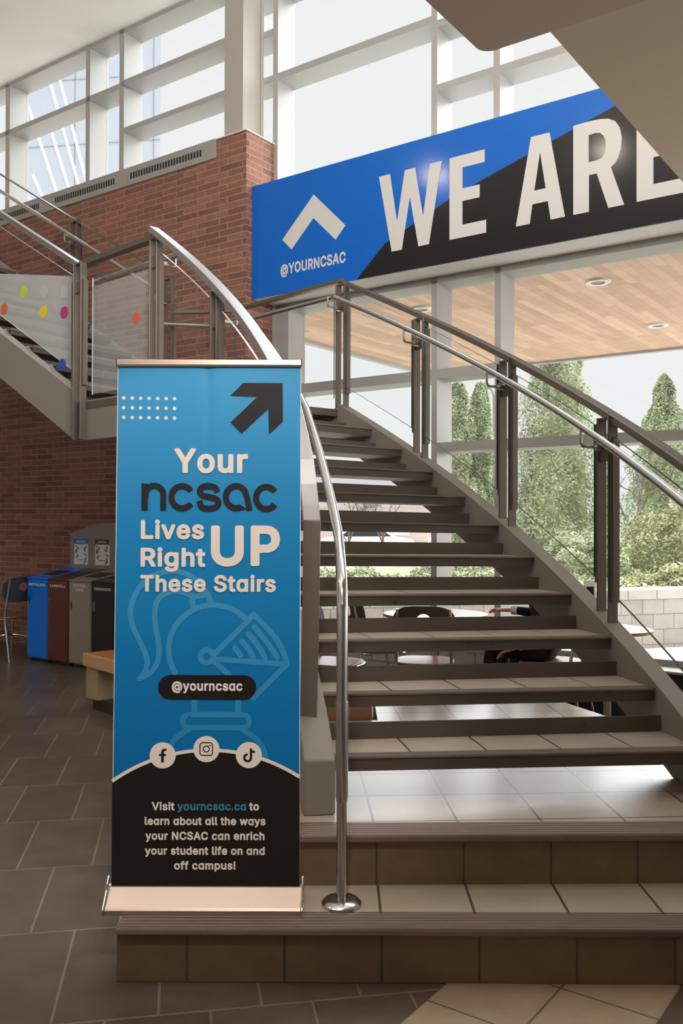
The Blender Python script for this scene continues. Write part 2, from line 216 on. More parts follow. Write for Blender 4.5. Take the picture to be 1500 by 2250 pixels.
'p': (424, '48,-173,118,-173,131,-168,140,-158,144,-143,144,-23,146,-18,148,-17,178,-31,208,-37,253,-37,283,-30,308,-21,328,-10,348,5,370,27,387,52,398,72,407,97,414,127,419,157,419,222,408,277,396,307,382,332,368,351,353,366,328,387,308,397,283,406,253,413,203,413,173,406,143,391,138,393,128,404,118,408,48,409,34,402,26,392,23,377,23,-143,25,-153,30,-163,38,-169;218,77,198,80,188,84,166,102,153,127,143,172,143,207,145,222,153,252,161,267,173,282,187,292,208,299,218,300,233,299,253,292,263,286,276,272,287,252,292,237,296,217,298,187,296,157,292,142,288,127,278,107,268,96,250,82,233,78'),
'r': (259, '48,-30,118,-30,133,-23,142,-10,144,0,145,250,153,271,163,282,173,288,188,294,208,296,248,292,258,296,268,306,273,320,272,390,268,400,258,410,248,414,238,414,213,415,188,413,153,402,138,394,128,404,118,408,48,409,33,402,25,390,23,375,23,0,25,-10,30,-20,38,-26'),
's': (365, '173,-38,226,-35,246,-30,271,-22,306,-1,326,17,348,47,359,82,361,107,359,132,353,152,343,172,327,192,309,207,286,222,266,229,166,256,150,262,141,268,139,277,140,282,143,287,156,297,176,302,201,301,221,294,232,282,246,256,256,249,266,247,336,263,346,270,353,282,353,297,339,332,321,359,296,382,281,392,246,407,211,414,186,414,161,413,121,405,86,390,56,367,39,347,30,332,22,312,18,292,18,252,25,227,35,207,50,187,69,172,91,159,116,148,206,125,226,119,236,109,238,102,237,97,231,90,221,84,196,76,171,76,156,79,141,85,131,95,121,119,116,127,106,134,91,137,21,120,9,107,6,92,12,67,19,47,36,22,55,2,71,-9,101,-25,136,-34'),
't': (227, '158,-34,181,-34,216,-29,226,-25,235,-19,242,-4,243,6,232,56,226,71,216,80,206,84,171,80,161,81,157,86,156,101,156,296,206,297,216,300,226,306,233,321,234,381,228,396,216,406,206,409,161,409,156,411,156,476,151,487,142,496,126,501,61,501,51,498,43,491,35,476,35,411,31,409,-4,407,-14,402,-18,396,-24,381,-24,326,-20,311,-9,301,1,297,31,297,35,291,35,91,39,61,44,41,53,21,71,-1,91,-16,116,-27,141,-33'),
'u': (410, '174,-35,203,-34,228,-29,253,-20,268,-11,283,-26,298,-30,363,-29,374,-25,383,-15,387,0,387,380,382,395,373,404,358,409,293,409,278,403,268,390,266,380,265,140,263,125,256,110,249,100,238,91,223,84,208,81,178,83,168,88,159,95,147,115,144,145,144,380,139,395,128,405,118,409,53,409,38,405,32,400,25,390,23,380,23,135,27,90,34,65,42,45,53,27,67,10,83,-4,99,-15,121,-25,143,-31'),
'v': (389, '159,-30,232,-29,243,-25,252,-15,400,370,400,385,396,395,387,404,377,408,302,409,292,406,284,400,277,390,205,190,197,170,192,168,112,389,105,400,97,406,87,409,12,409,2,405,-4,400,-12,385,-13,375,-10,365,135,-10,142,-22,152,-28'),
'w': (567, '133,-30,203,-30,213,-26,223,-17,228,-6,283,187,340,-10,345,-20,353,-26,368,-30,433,-30,448,-23,455,-15,458,-7,574,370,574,385,566,400,558,406,548,409,478,409,468,407,459,400,451,385,409,235,398,197,344,390,337,400,328,406,318,409,248,409,238,406,228,397,223,385,173,207,168,198,116,385,108,400,98,407,83,409,18,409,8,405,2,400,-6,385,-6,370,108,-6,112,-15,118,-23'),
'y': (389, '72,-175,107,-175,127,-171,152,-163,175,-150,187,-140,201,-125,211,-110,232,-70,398,365,401,380,399,390,392,400,377,408,302,409,292,406,284,400,277,390,197,170,192,168,112,389,105,400,97,406,87,409,12,409,-3,402,-11,390,-13,380,-12,370,130,0,119,-35,107,-55,102,-58,92,-60,62,-56,52,-57,40,-65,33,-75,17,-135,19,-150,25,-160,32,-165,47,-170'),
'ɑ': (424, '185,-38,214,-37,234,-34,255,-28,284,-11,294,-23,309,-30,374,-30,384,-27,394,-20,399,-13,402,-3,401,392,396,402,391,407,374,414,304,413,292,407,279,392,254,405,214,414,169,413,144,407,119,399,94,385,57,352,40,327,29,307,19,282,9,247,5,222,4,187,5,157,10,127,27,72,41,47,55,27,73,7,99,-12,119,-23,144,-31,169,-37;199,77,179,80,169,86,155,97,144,112,129,152,126,192,129,222,132,237,139,257,149,274,159,284,174,294,189,299,209,300,224,297,239,292,254,280,264,267,272,252,279,227,282,187,277,142,268,117,259,104,244,89,234,83,219,78')}
XH = 384
def unpack(st):
    out = []
    for sp in st.split(';'):
        n = [int(q) for q in sp.split(',')]
        out.append(list(zip(n[0::2], n[1::2])))
    return out
def shape2d(splines, offset=0.0):
    """closed outlines (holes inside) -> flat filled mesh (verts2d, faces)"""
    c = bpy.data.curves.new('tmp', 'CURVE'); c.dimensions = '2D'; c.fill_mode = 'FRONT'; c.offset = offset
    for sp in splines:
        q = c.splines.new('POLY'); q.points.add(len(sp) - 1)
        for i, (x, y) in enumerate(sp): q.points[i].co = (x, y, 0, 1)
        q.use_cyclic_u = True
    o = bpy.data.objects.new('tmp', c); COL.objects.link(o)
    bpy.context.view_layer.update()
    m = bpy.data.meshes.new_from_object(o.evaluated_get(bpy.context.evaluated_depsgraph_get()))
    vs_ = [(p.co.x, p.co.y) for p in m.vertices]; fs_ = [tuple(p.vertices) for p in m.polygons]
    bpy.data.objects.remove(o); bpy.data.curves.remove(c); bpy.data.meshes.remove(m)
    return vs_, fs_
SINGLE_A = True
def text2d(body, x0, x1, base, cap, bold=.016, track=0):
    """text set between x0 and x1 on a baseline, capital height cap (y up); a list of flat pieces"""
    sp = []; x = 0; lo = 1e9; hi = -1e9
    for ch in body:
        adv, outl = GLY['\u0251' if ch == 'a' and SINGLE_A else ch]
        for s_ in unpack(outl) if outl else []:
            pts = [(px + x, py) for px, py in s_]
            sp.append(pts); lo = min(lo, min(p[0] for p in pts)); hi = max(hi, max(p[0] for p in pts))
        x += adv + track + 34
    k = cap/571.0; kx = (x1 - x0)/(hi - lo)
    fx = lambda q: (x0 + (q[0] - lo)*kx, base + (q[1] + 30)*k)
    def area2(q): return sum(q[i-1][0]*q[i][1] - q[i][0]*q[i-1][1] for i in range(len(q)))
    def inside(p, q):
        c = False
        for i in range(len(q)):
            (xa, ya), (xb, yb) = q[i-1], q[i]
            if (ya > p[1]) != (yb > p[1]) and p[0] < (xb-xa)*(p[1]-ya)/(yb-ya) + xa: c = not c
        return c
    big = max(sp, key=lambda q: abs(area2(q))); sg_ = area2(big) > 0; out = []
    outer = [q for q in sp if (area2(q) > 0) == sg_]; holes = [q for q in sp if (area2(q) > 0) != sg_]
    for q in outer:
        grp = [q] + [h_ for h_ in holes if inside(h_[0], q)]
        v, f = shape2d([[(px/1000, py/1000) for px, py in s_] for s_ in grp])
        out.append(([fx((px*1000, py*1000)) for px, py in v], f))
    return out

def circle2d(cx, cy, r, n=40): return [(cx + r*math.cos(2*math.pi*i/n), cy + r*math.sin(2*math.pi*i/n)) for i in range(n)]
def poly2d(pts): return list(pts), [tuple(range(len(pts)))]
def ribbon2d(pts, wd, cap=True):
    v = []; f = []; n = len(pts)
    for i, (x, y) in enumerate(pts):
        x0, y0 = pts[max(i-1, 0)]; x1, y1 = pts[min(i+1, n-1)]
        dx, dy = x1-x0, y1-y0; L = math.hypot(dx, dy) or 1; nx, ny = -dy/L*wd/2, dx/L*wd/2
        v += [(x+nx, y+ny), (x-nx, y-ny)]
    f += [(2*i, 2*i+1, 2*i+3, 2*i+2) for i in range(n-1)]
    if cap:
        for p in (pts[0], pts[-1]):
            k = len(v); v += circle2d(p[0], p[1], wd/2, 20); f.append(tuple(range(k, k+20)))
    return v, f
def smooth2d(pts, n=6):                                       # Catmull-Rom through the points
    out = []
    for i in range(len(pts)-1):
        p0 = pts[max(i-1, 0)]; p1 = pts[i]; p2 = pts[i+1]; p3 = pts[min(i+2, len(pts)-1)]
        for k in range(n):
            t = k/n
            out.append(tuple(.5*((2*p1[j]) + (-p0[j]+p2[j])*t + (2*p0[j]-5*p1[j]+4*p2[j]-p3[j])*t*t + (-p0[j]+3*p1[j]-3*p2[j]+p3[j])*t**3) for j in range(len(p1))))
    out.append(tuple(pts[-1])); return out
LIFT = [0]
def flat(mb, vf, fn, mi=0):                                    # each inked piece lies a hair above the one before
    if isinstance(vf, list):
        for q in vf: flat(mb, q, fn, mi)
        return mb
    LIFT[0] += 1; fc = {}; big = 0
    for f in vf[1]:
        if len(f) > 12 and len(vf[1]) > 1:
            big += 1
            for i in f: fc[i] = big
    d = fn(0, 0); g = fn(1, 0); h = fn(0, 1); nrm = (Vector(g)-Vector(d)).cross(Vector(h)-Vector(d)).normalized()
    e = .00004*(LIFT[0] % 11)
    return mb.add([Vector(fn(x, y)) + nrm*(e + .000013*fc.get(i, 0)) for i, (x, y) in enumerate(vf[0])], vf[1], mi)

# ---------------------------------------------------------------- materials
def mat(name, col, rough=.6, metal=0.0, spec=.5, var=0.0, vscale=8.0, bump=0.0, bscale=60.0, emit=0):
    m = bpy.data.materials.new(name); m.use_nodes = True; t = m.node_tree; b = t.nodes['Principled BSDF']
    b.inputs['Base Color'].default_value = col; b.inputs['Roughness'].default_value = rough
    b.inputs['Metallic'].default_value = metal; b.inputs['Specular IOR Level'].default_value = spec
    if var or bump:
        tc = t.nodes.new('ShaderNodeTexCoord')
    if var:
        n = t.nodes.new('ShaderNodeTexNoise'); n.inputs['Scale'].default_value = vscale; n.inputs['Detail'].default_value = 5
        r = t.nodes.new('ShaderNodeMapRange'); r.inputs[3].default_value = 1-var; r.inputs[4].default_value = 1+var
        x = t.nodes.new('ShaderNodeMix'); x.data_type = 'RGBA'; x.blend_type = 'MULTIPLY'; x.inputs[0].default_value = 1
        x.inputs[6].default_value = col
        t.links.new(tc.outputs['Object'], n.inputs['Vector']); t.links.new(n.outputs[0], r.inputs[0])
        t.links.new(r.outputs[0], x.inputs[7]); t.links.new(x.outputs[2], b.inputs['Base Color'])
    if bump:
        n2 = t.nodes.new('ShaderNodeTexNoise'); n2.inputs['Scale'].default_value = bscale; n2.inputs['Detail'].default_value = 4
        bp = t.nodes.new('ShaderNodeBump'); bp.inputs['Strength'].default_value = bump; bp.inputs['Distance'].default_value = .01
        t.links.new(tc.outputs['Object'], n2.inputs['Vector']); t.links.new(n2.outputs[0], bp.inputs['Height']); t.links.new(bp.outputs[0], b.inputs['Normal'])
    if emit:
        b.inputs['Emission Color'].default_value = col; b.inputs['Emission Strength'].default_value = emit
    return m
def brickmat(name, c1, c2, mortar, bw, rh, ms, off, rough=.8, rot=0, loc=(0, 0, 0), src='UV', var=.25, vs=3.0, bump=.3, freq=2, spec=.5, tint=None):
    m = bpy.data.materials.new(name); m.use_nodes = True; t = m.node_tree; b = t.nodes['Principled BSDF']
    tc = t.nodes.new('ShaderNodeTexCoord'); mp = t.nodes.new('ShaderNodeMapping')
    mp.inputs['Rotation'].default_value = (0, 0, rot); mp.inputs['Location'].default_value = loc
    if src == 'WORLD':
        g = t.nodes.new('ShaderNodeNewGeometry'); t.links.new(g.outputs['Position'], mp.inputs['Vector'])
    else: t.links.new(tc.outputs[src], mp.inputs['Vector'])
    k = t.nodes.new('ShaderNodeTexBrick'); k.offset = off; k.offset_frequency = freq; k.squash = 1
    k.inputs['Color1'].default_value = c1; k.inputs['Color2'].default_value = c2; k.inputs['Mortar'].default_value = mortar
    k.inputs['Scale'].default_value = 1; k.inputs['Mortar Size'].default_value = ms; k.inputs['Mortar Smooth'].default_value = .15
    k.inputs['Bias'].default_value = 0; k.inputs['Brick Width'].default_value = bw; k.inputs['Row Height'].default_value = rh
    t.links.new(mp.outputs[0], k.inputs['Vector'])
    n = t.nodes.new('ShaderNodeTexNoise'); n.inputs['Scale'].default_value = vs; n.inputs['Detail'].default_value = 7; n.inputs['Roughness'].default_value = .65
    t.links.new(mp.outputs[0], n.inputs['Vector'])
    r = t.nodes.new('ShaderNodeMapRange'); r.inputs[1].default_value = .3; r.inputs[2].default_value = .7; r.inputs[3].default_value = 1-var; r.inputs[4].default_value = 1+var
    t.links.new(n.outputs[0], r.inputs[0])
    x = t.nodes.new('ShaderNodeMix'); x.data_type = 'RGBA'; x.blend_type = 'MULTIPLY'; x.inputs[0].default_value = 1
    t.links.new(k.outputs['Color'], x.inputs[6]); t.links.new(r.outputs[0], x.inputs[7]); t.links.new(x.outputs[2], b.inputs['Base Color'])
    b.inputs['Roughness'].default_value = rough; b.inputs['Specular IOR Level'].default_value = spec
    if bump:
        bp = t.nodes.new('ShaderNodeBump'); bp.inputs['Strength'].default_value = bump; bp.inputs['Distance'].default_value = .006; bp.invert = True
        t.links.new(k.outputs['Fac'], bp.inputs['Height']); t.links.new(bp.outputs[0], b.inputs['Normal'])
    return m
def glassmat(name, tint=(.93, .97, .96, 1), refl=1.0, veil=0.0):
    m = bpy.data.materials.new(name); m.use_nodes = True; t = m.node_tree; t.nodes.clear()
    o = t.nodes.new('ShaderNodeOutputMaterial'); tr = t.nodes.new('ShaderNodeBsdfTransparent'); tr.inputs[0].default_value = tint
    gl = t.nodes.new('ShaderNodeBsdfGlossy'); gl.inputs['Roughness'].default_value = .01
    fr = t.nodes.new('ShaderNodeLayerWeight'); fr.inputs['Blend'].default_value = .5     # Schlick: 4 % head on, more at grazing
    pw = t.nodes.new('ShaderNodeMath'); pw.operation = 'POWER'; pw.inputs[1].default_value = 5
    mu = t.nodes.new('ShaderNodeMath'); mu.operation = 'MULTIPLY_ADD'; mu.inputs[1].default_value = .92*refl; mu.inputs[2].default_value = .04*refl
    mx = t.nodes.new('ShaderNodeMixShader')
    t.links.new(fr.outputs['Facing'], pw.inputs[0]); t.links.new(pw.outputs[0], mu.inputs[0]); t.links.new(mu.outputs[0], mx.inputs[0]); t.links.new(tr.outputs[0], mx.inputs[1]); t.links.new(gl.outputs[0], mx.inputs[2])
    last = mx
    if veil:
        df = t.nodes.new('ShaderNodeBsdfDiffuse'); df.inputs[0].default_value = (.8, .82, .82, 1)
        m2 = t.nodes.new('ShaderNodeMixShader'); m2.inputs[0].default_value = veil
        t.links.new(mx.outputs[0], m2.inputs[1]); t.links.new(df.outputs[0], m2.inputs[2]); last = m2
    t.links.new(last.outputs[0], o.inputs[0]); return m
def gradmat(name, stops, rough=.45, spec=.3, z0=0.0, z1=1.0, crease=False):
    """printed colour gradient by height on the thing"""
    m = bpy.data.materials.new(name); m.use_nodes = True; t = m.node_tree; b = t.nodes['Principled BSDF']
    tc = t.nodes.new('ShaderNodeTexCoord'); sp = t.nodes.new('ShaderNodeSeparateXYZ'); mr = t.nodes.new('ShaderNodeMapRange')
    mr.inputs[1].default_value = z0; mr.inputs[2].default_value = z1; c = t.nodes.new('ShaderNodeValToRGB')
    t.links.new(tc.outputs['Object'], sp.inputs[0]); t.links.new(sp.outputs['Z'], mr.inputs[0]); t.links.new(mr.outputs[0], c.inputs[0])
    e = c.color_ramp.elements; e[0].position = stops[0][0]; e[0].color = stops[0][1]; e[1].position = stops[-1][0]; e[1].color = stops[-1][1]
    for p, q in stops[1:-1]: k = e.new(p); k.color = q
    t.links.new(c.outputs[0], b.inputs['Base Color']); b.inputs['Roughness'].default_value = rough; b.inputs['Specular IOR Level'].default_value = spec
    return m

M = {}
M['slate'] = brickmat('slate_tile', lin(102, 90, 79), lin(91, 80, 70), lin(130, 118, 105), .303, .606, .0045, .5, rough=.38, rot=-math.radians(10.1), loc=(.0615, .34, 0), src="WORLD", var=.22, vs=6, bump=.15)
M['band'] = brickmat('beige_floor_tile', lin(176, 156, 132), lin(165, 146, 124), lin(110, 95, 78), .302, .302, .004, 0, rough=.4, src='UV', var=.08, vs=9, bump=.1)
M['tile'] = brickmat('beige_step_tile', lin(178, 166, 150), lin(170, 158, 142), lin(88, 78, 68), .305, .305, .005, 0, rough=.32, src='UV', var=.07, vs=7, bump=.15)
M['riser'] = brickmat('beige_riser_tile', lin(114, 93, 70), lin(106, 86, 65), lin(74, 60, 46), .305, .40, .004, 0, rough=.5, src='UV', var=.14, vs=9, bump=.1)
def reeded(name, col, period):
    m = mat(name, col, .55, var=.1, vscale=14); t = m.node_tree; b = t.nodes['Principled BSDF']
    uv = t.nodes.new('ShaderNodeTexCoord'); sp = t.nodes.new('ShaderNodeSeparateXYZ'); t.links.new(uv.outputs['UV'], sp.inputs[0])
    mu = t.nodes.new('ShaderNodeMath'); mu.operation = 'MULTIPLY'; mu.inputs[1].default_value = 2*math.pi/period
    si = t.nodes.new('ShaderNodeMath'); si.operation = 'SINE'; t.links.new(sp.outputs['Y'], mu.inputs[0]); t.links.new(mu.outputs[0], si.inputs[0])
    bp = t.nodes.new('ShaderNodeBump'); bp.inputs['Strength'].default_value = .8; bp.inputs['Distance'].default_value = .004
    t.links.new(si.outputs[0], bp.inputs['Height']); t.links.new(bp.outputs[0], b.inputs['Normal'])
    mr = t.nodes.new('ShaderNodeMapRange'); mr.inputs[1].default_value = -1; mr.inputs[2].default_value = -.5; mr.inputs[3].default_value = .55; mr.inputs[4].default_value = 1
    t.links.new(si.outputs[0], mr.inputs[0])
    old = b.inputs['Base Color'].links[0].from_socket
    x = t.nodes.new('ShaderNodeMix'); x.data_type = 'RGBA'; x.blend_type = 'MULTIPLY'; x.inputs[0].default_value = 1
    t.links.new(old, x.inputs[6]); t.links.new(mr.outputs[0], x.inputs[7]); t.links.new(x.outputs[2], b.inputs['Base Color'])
    return m
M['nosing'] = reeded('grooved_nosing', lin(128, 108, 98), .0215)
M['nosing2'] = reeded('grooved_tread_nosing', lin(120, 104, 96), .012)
M['brick'] = brickmat('red_brown_brick', lin(142, 98, 82), lin(112, 76, 65), lin(158, 124, 105), .29, .0612, .0048, .36, rough=.85, src='UV', var=.16, vs=16, bump=.5)
def painted(name, col, chip):
    m = mat(name, col, .5, spec=.4, var=.06, vscale=5); t = m.node_tree; b = t.nodes['Principled BSDF']
    g = t.nodes.new('ShaderNodeNewGeometry'); mp = t.nodes.new('ShaderNodeMapping'); mp.inputs['Scale'].default_value = (9, 9, 55)
    n = t.nodes.new('ShaderNodeTexNoise'); n.inputs['Scale'].default_value = 1; n.inputs['Detail'].default_value = 6; n.inputs['Roughness'].default_value = .7
    t.links.new(g.outputs['Position'], mp.inputs[0]); t.links.new(mp.outputs[0], n.inputs['Vector'])
    r = t.nodes.new('ShaderNodeMapRange'); r.inputs[1].default_value = chip; r.inputs[2].default_value = chip+.012; t.links.new(n.outputs[0], r.inputs[0])
    x = t.nodes.new('ShaderNodeMix'); x.data_type = 'RGBA'; t.links.new(r.outputs[0], x.inputs[0])
    old = b.inputs['Base Color'].links[0].from_socket; t.links.new(old, x.inputs[6]); x.inputs[7].default_value = lin(38, 30, 26); t.links.new(x.outputs[2], b.inputs['Base Color'])
    return m
M['paint'] = painted('taupe_painted_steel', lin(84, 77, 70), .66)
M['paintl'] = mat('taupe_painted_steel_clean', lin(128, 121, 114), .5, var=.05, vscale=4)
M['post'] = mat('brown_grey_post_metal', lin(112, 103, 95), .38, metal=.55)
M['steel'] = mat('brushed_stainless', (.55, .54, .53, 1), .22, metal=1.0)
M['flat'] = mat('satin_flat_bar', (.40, .40, .41, 1), .36, metal=1.0)
M['chrome'] = mat('chrome', (.8, .78, .76, 1), .08, metal=1.0)
M['alu'] = mat('satin_aluminium', lin(196, 178, 164), .42, metal=.85)
M['glass'] = glassmat('clear_glass', (.996, 1, .998, 1), refl=.14)
M['pane'] = glassmat('window_glass', (.985, .992, .99, 1), refl=.4)
M['gedge'] = mat('glass_edge', lin(60, 74, 70), .2)
M['gedgel'] = mat('bright_glass_edge', lin(190, 200, 196), .2)
M['film'] = glassmat('whitish_film', (.9, .92, .92, 1), refl=.3, veil=.30)
M['film2'] = glassmat('reflection_film', (.95, .96, .96, 1), refl=.5, veil=.15)  # whitish layer that paints a window reflection on the landing glass
M['frame'] = mat('pale_window_frame', lin(162, 160, 157), .45, var=.03, vscale=2)
M['ceil'] = mat('white_plaster', lin(243, 240, 236), .85)
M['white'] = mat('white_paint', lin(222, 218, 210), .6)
M['soffit'] = mat('taupe_plaster', lin(202, 180, 163), .85, var=.03, vscale=3)
M['soffit2'] = mat('beige_plaster', lin(216, 200, 178), .85, var=.03, vscale=3)
M['vent'] = mat('grey_vent_metal', lin(150, 148, 142), .5)
M['dark'] = mat('dark_slot', lin(34, 34, 36), .6)
M['column'] = mat('grey_column_paint', lin(168, 162, 152), .55)
M['signblue'] = mat('gloss_blue_vinyl', lin(0, 96, 192), .12, spec=.5)
M['signblack'] = mat('gloss_black_vinyl', lin(30, 27, 29), .12, spec=.5)
M['signwhite'] = mat('pale_grey_vinyl', lin(204, 202, 198), .3)
M['black'] = mat('black_print', lin(33, 27, 27), .5, spec=.3)
M['cream'] = mat('cream_print', lin(250, 240, 230), .55, spec=.3)
M['navy'] = mat('dark_slate_print', lin(44, 42, 48), .5, spec=.3)
M['teal'] = mat('teal_print', lin(62, 140, 172), .5, spec=.3)
M['blue_print'] = gradmat('blue_gradient_print', [(0, lin(0, 116, 186)), (.35, lin(6, 128, 196)), (.62, lin(26, 142, 208)), (1, lin(74, 170, 226))], z0=0.3, z1=1.78)
M['mark'] = gradmat('light_blue_print', [(0, lin(38, 142, 202)), (1, lin(74, 162, 214))], z0=.4, z1=1.2)
M['binblue'] = mat('blue_bin_paint', lin(0, 112, 220), .4)
M['binbrown'] = mat('maroon_bin_paint', lin(92, 44, 30), .4)
M['bingrey'] = mat('grey_bin_paint', lin(138, 130, 120), .45)
M['binblack'] = mat('black_bin_paint', lin(26, 26, 20), .35)
M['label'] = mat('white_label_print', lin(214, 206, 200), .5)
M['benchwood'] = mat('pale_bench_wood', lin(206, 158, 116), .45, var=.14, vscale=7)
M['benchtop'] = mat('amber_bench_wood', lin(176, 108, 52), .35, var=.15, vscale=9)
M['concrete'] = mat('concrete', lin(168, 144, 112), .8, var=.12, vscale=6)
M['plinth'] = mat('dark_plinth', lin(36, 30, 26), .6)
M['chairwood'] = mat('red_brown_plywood', lin(140, 78, 48), .35, var=.12, vscale=12)
M['chairback'] = mat('slate_blue_plywood', lin(60, 66, 74), .4)
M['chairbrown'] = mat('dark_brown_plywood', lin(92, 76, 64), .4)
M['tablegrey'] = mat('pale_table_laminate', lin(196, 200, 206), .25)
M['tableedge'] = mat('oak_table_edge', lin(160, 116, 70), .45)
M['skin'] = mat('skin', lin(196, 134, 104), .5)
M['cloth'] = mat('black_cloth', lin(24, 24, 30), .85)
M['hair'] = mat('dark_hair', lin(34, 26, 22), .6)
M['cuff'] = mat('white_cuff', lin(214, 212, 214), .8)
M['paper'] = mat('white_paper', lin(226, 224, 222), .6)
M['stone'] = brickmat('pale_stone_block', lin(190, 187, 181), lin(180, 175, 170), lin(148, 143, 137), .34, .205, .008, .5, rough=.9, src='UV', var=.12, vs=4, bump=.4)
M['stonecap'] = brickmat('pale_stone_cap', lin(206, 202, 192), lin(196, 192, 184), lin(140, 132, 124), .46, 1.0, .008, .5, rough=.9, src='UV', var=.08, vs=4, bump=.3)
M['ground'] = mat('pale_paving', lin(212, 207, 200), .85, var=.1, vscale=1.5)
M['lawn'] = mat('grass', lin(128, 134, 104), .95, var=.2, vscale=3)
M['wood'] = brickmat('cedar_soffit_boards', lin(210, 180, 158), lin(184, 150, 130), lin(172, 140, 118), 1.1, .088, .0022, .37, rough=.6, src='UV', var=.12, vs=5, bump=.15, freq=3)
M['fascia'] = mat('grey_fascia', lin(168, 168, 168), .5)
M['bconc'] = mat('blue_grey_concrete', lin(188, 195, 206), .8, var=.05, vscale=.5)
M['bwhite'] = mat('white_fin', lin(240, 242, 244), .6)
M['bjoint'] = mat('joint_grey', lin(150, 156, 166), .8)
def leafmat(name, a, b):
    m = bpy.data.materials.new(name); m.use_nodes = True; t = m.node_tree; bs = t.nodes['Principled BSDF']
    g = t.nodes.new('ShaderNodeNewGeometry'); c = t.nodes.new('ShaderNodeValToRGB'); n = t.nodes.new('ShaderNodeTexNoise'); n.inputs['Scale'].default_value = 2.2
    t.links.new(g.outputs['Position'], n.inputs['Vector'])
    ad = t.nodes.new('ShaderNodeMath'); ad.operation = 'ADD'; hm = t.nodes.new('ShaderNodeMath'); hm.operation = 'MULTIPLY'; hm.inputs[1].default_value = .45
    t.links.new(g.outputs['Random Per Island'], hm.inputs[0]); t.links.new(hm.outputs[0], ad.inputs[0]); t.links.new(n.outputs[0], ad.inputs[1])
    t.links.new(ad.outputs[0], c.inputs[0]); c.color_ramp.elements[0].position = .38; c.color_ramp.elements[1].position = .95
    c.color_ramp.elements[0].color = a; c.color_ramp.elements[1].color = b
    t.links.new(c.outputs[0], bs.inputs['Base Color']); bs.inputs['Roughness'].default_value = .8; bs.inputs['Specular IOR Level'].default_value = .2
    return m
M['leaf'] = leafmat('cedar_foliage', lin(122, 136, 112), lin(196, 202, 164))
M['leaf2'] = leafmat('yellow_green_foliage', lin(142, 150, 114), lin(208, 206, 164))
M['bark'] = mat('grey_bark', lin(120, 108, 98), .9, var=.2, vscale=6)
M['housebrick'] = mat('pink_brick_house', lin(198, 180, 170), .9)
M['roof'] = mat('grey_roof', lin(120, 116, 118), .9)
M['carwhite'] = mat('white_car_paint', lin(232, 234, 238), .25)
M['carglass'] = mat('dark_car_glass', lin(40, 46, 54), .1)
M['tyre'] = mat('black_tyre', lin(24, 24, 24), .8)
for k_, c_ in dict(dotyellow=(222, 196, 40), dotlime=(190, 204, 40), dotpink=(186, 48, 120), dotorange=(206, 96, 66), dotblue=(30, 76, 160), dotgrey=(176, 182, 180)).items():
    M[k_] = mat(k_.replace('dot', '')+'_dot_print', lin(*c_), .5)

# ================================================================ SETTING
struct('floor', MB().prism([tuple(F(s, n, 0)[:2]) for s, n in [(-17, -7), (8, -7), (8, 6.65), (-17, 6.65)]], -.12, 0), M['slate'])
b = MB(); b.prism([tuple(F(s, n, 0)[:2]) for s, n in [(-1.37, -6.9), (-.765, -6.9), (-.765, 2.9), (-1.37, 2.9)]], -.01, .002)
struct('floor_tile_band', b, M['band'], uv=lambda c, n: (c.dot(ES)+1.37, c.dot(EN)-2.366))

# two tiled steps, the upper one a platform under the stairs
S1 = [(-.70, 2.825), (3.4, 2.80), (3.4, 3.24), (-.70, 3.14)]
S2 = [(-.62, 3.118), (3.4, 3.205), (1.75, 4.2), (1.47, 5.05), (1.36, 5.34), (1.28, 5.62), (.2, 5.62), (.2, 4.9), (-.3, 4.85), (-.45, 4.3)]
def stepuv(ox, oy, ang):
    c_, s_ = math.cos(ang), math.sin(ang)
    def f(c, n):
        x, y = c.x-ox, c.y-oy; u, v = x*c_ + y*s_, -x*s_ + y*c_
        return (u, v) if n.z > .5 else (u, c.z)
    return f
a1 = math.radians(1.4)
t1 = MB(); t1.prism(S1, 0, .155, 1); t1.prism([(x, y) for x, y in S1], .155, .18, 0)
for i in range(len(t1.mi)): pass
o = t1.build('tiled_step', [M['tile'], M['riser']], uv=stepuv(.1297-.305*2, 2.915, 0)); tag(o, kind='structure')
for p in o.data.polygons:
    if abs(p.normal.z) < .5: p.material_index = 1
n1 = MB(); n1.prism([(-.70, 2.797), (3.4, 2.782), (3.4, 2.905), (-.70, 2.912)], .158, .1815)
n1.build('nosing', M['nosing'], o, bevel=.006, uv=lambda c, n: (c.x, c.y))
t2 = MB(); t2.prism(S2, 0, .36)
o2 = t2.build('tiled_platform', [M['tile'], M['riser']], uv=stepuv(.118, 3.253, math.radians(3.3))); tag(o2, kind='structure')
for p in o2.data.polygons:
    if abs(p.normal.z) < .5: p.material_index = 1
n2 = MB(); n2.prism([(-.62, 3.092), (3.4, 3.178), (3.4, 3.318), (-.62, 3.230)], .336, .3615)
n2.build('nosing', M['nosing'], o2, bevel=.006, uv=lambda c, n: (c.x, c.y - .0214*c.x + .004))

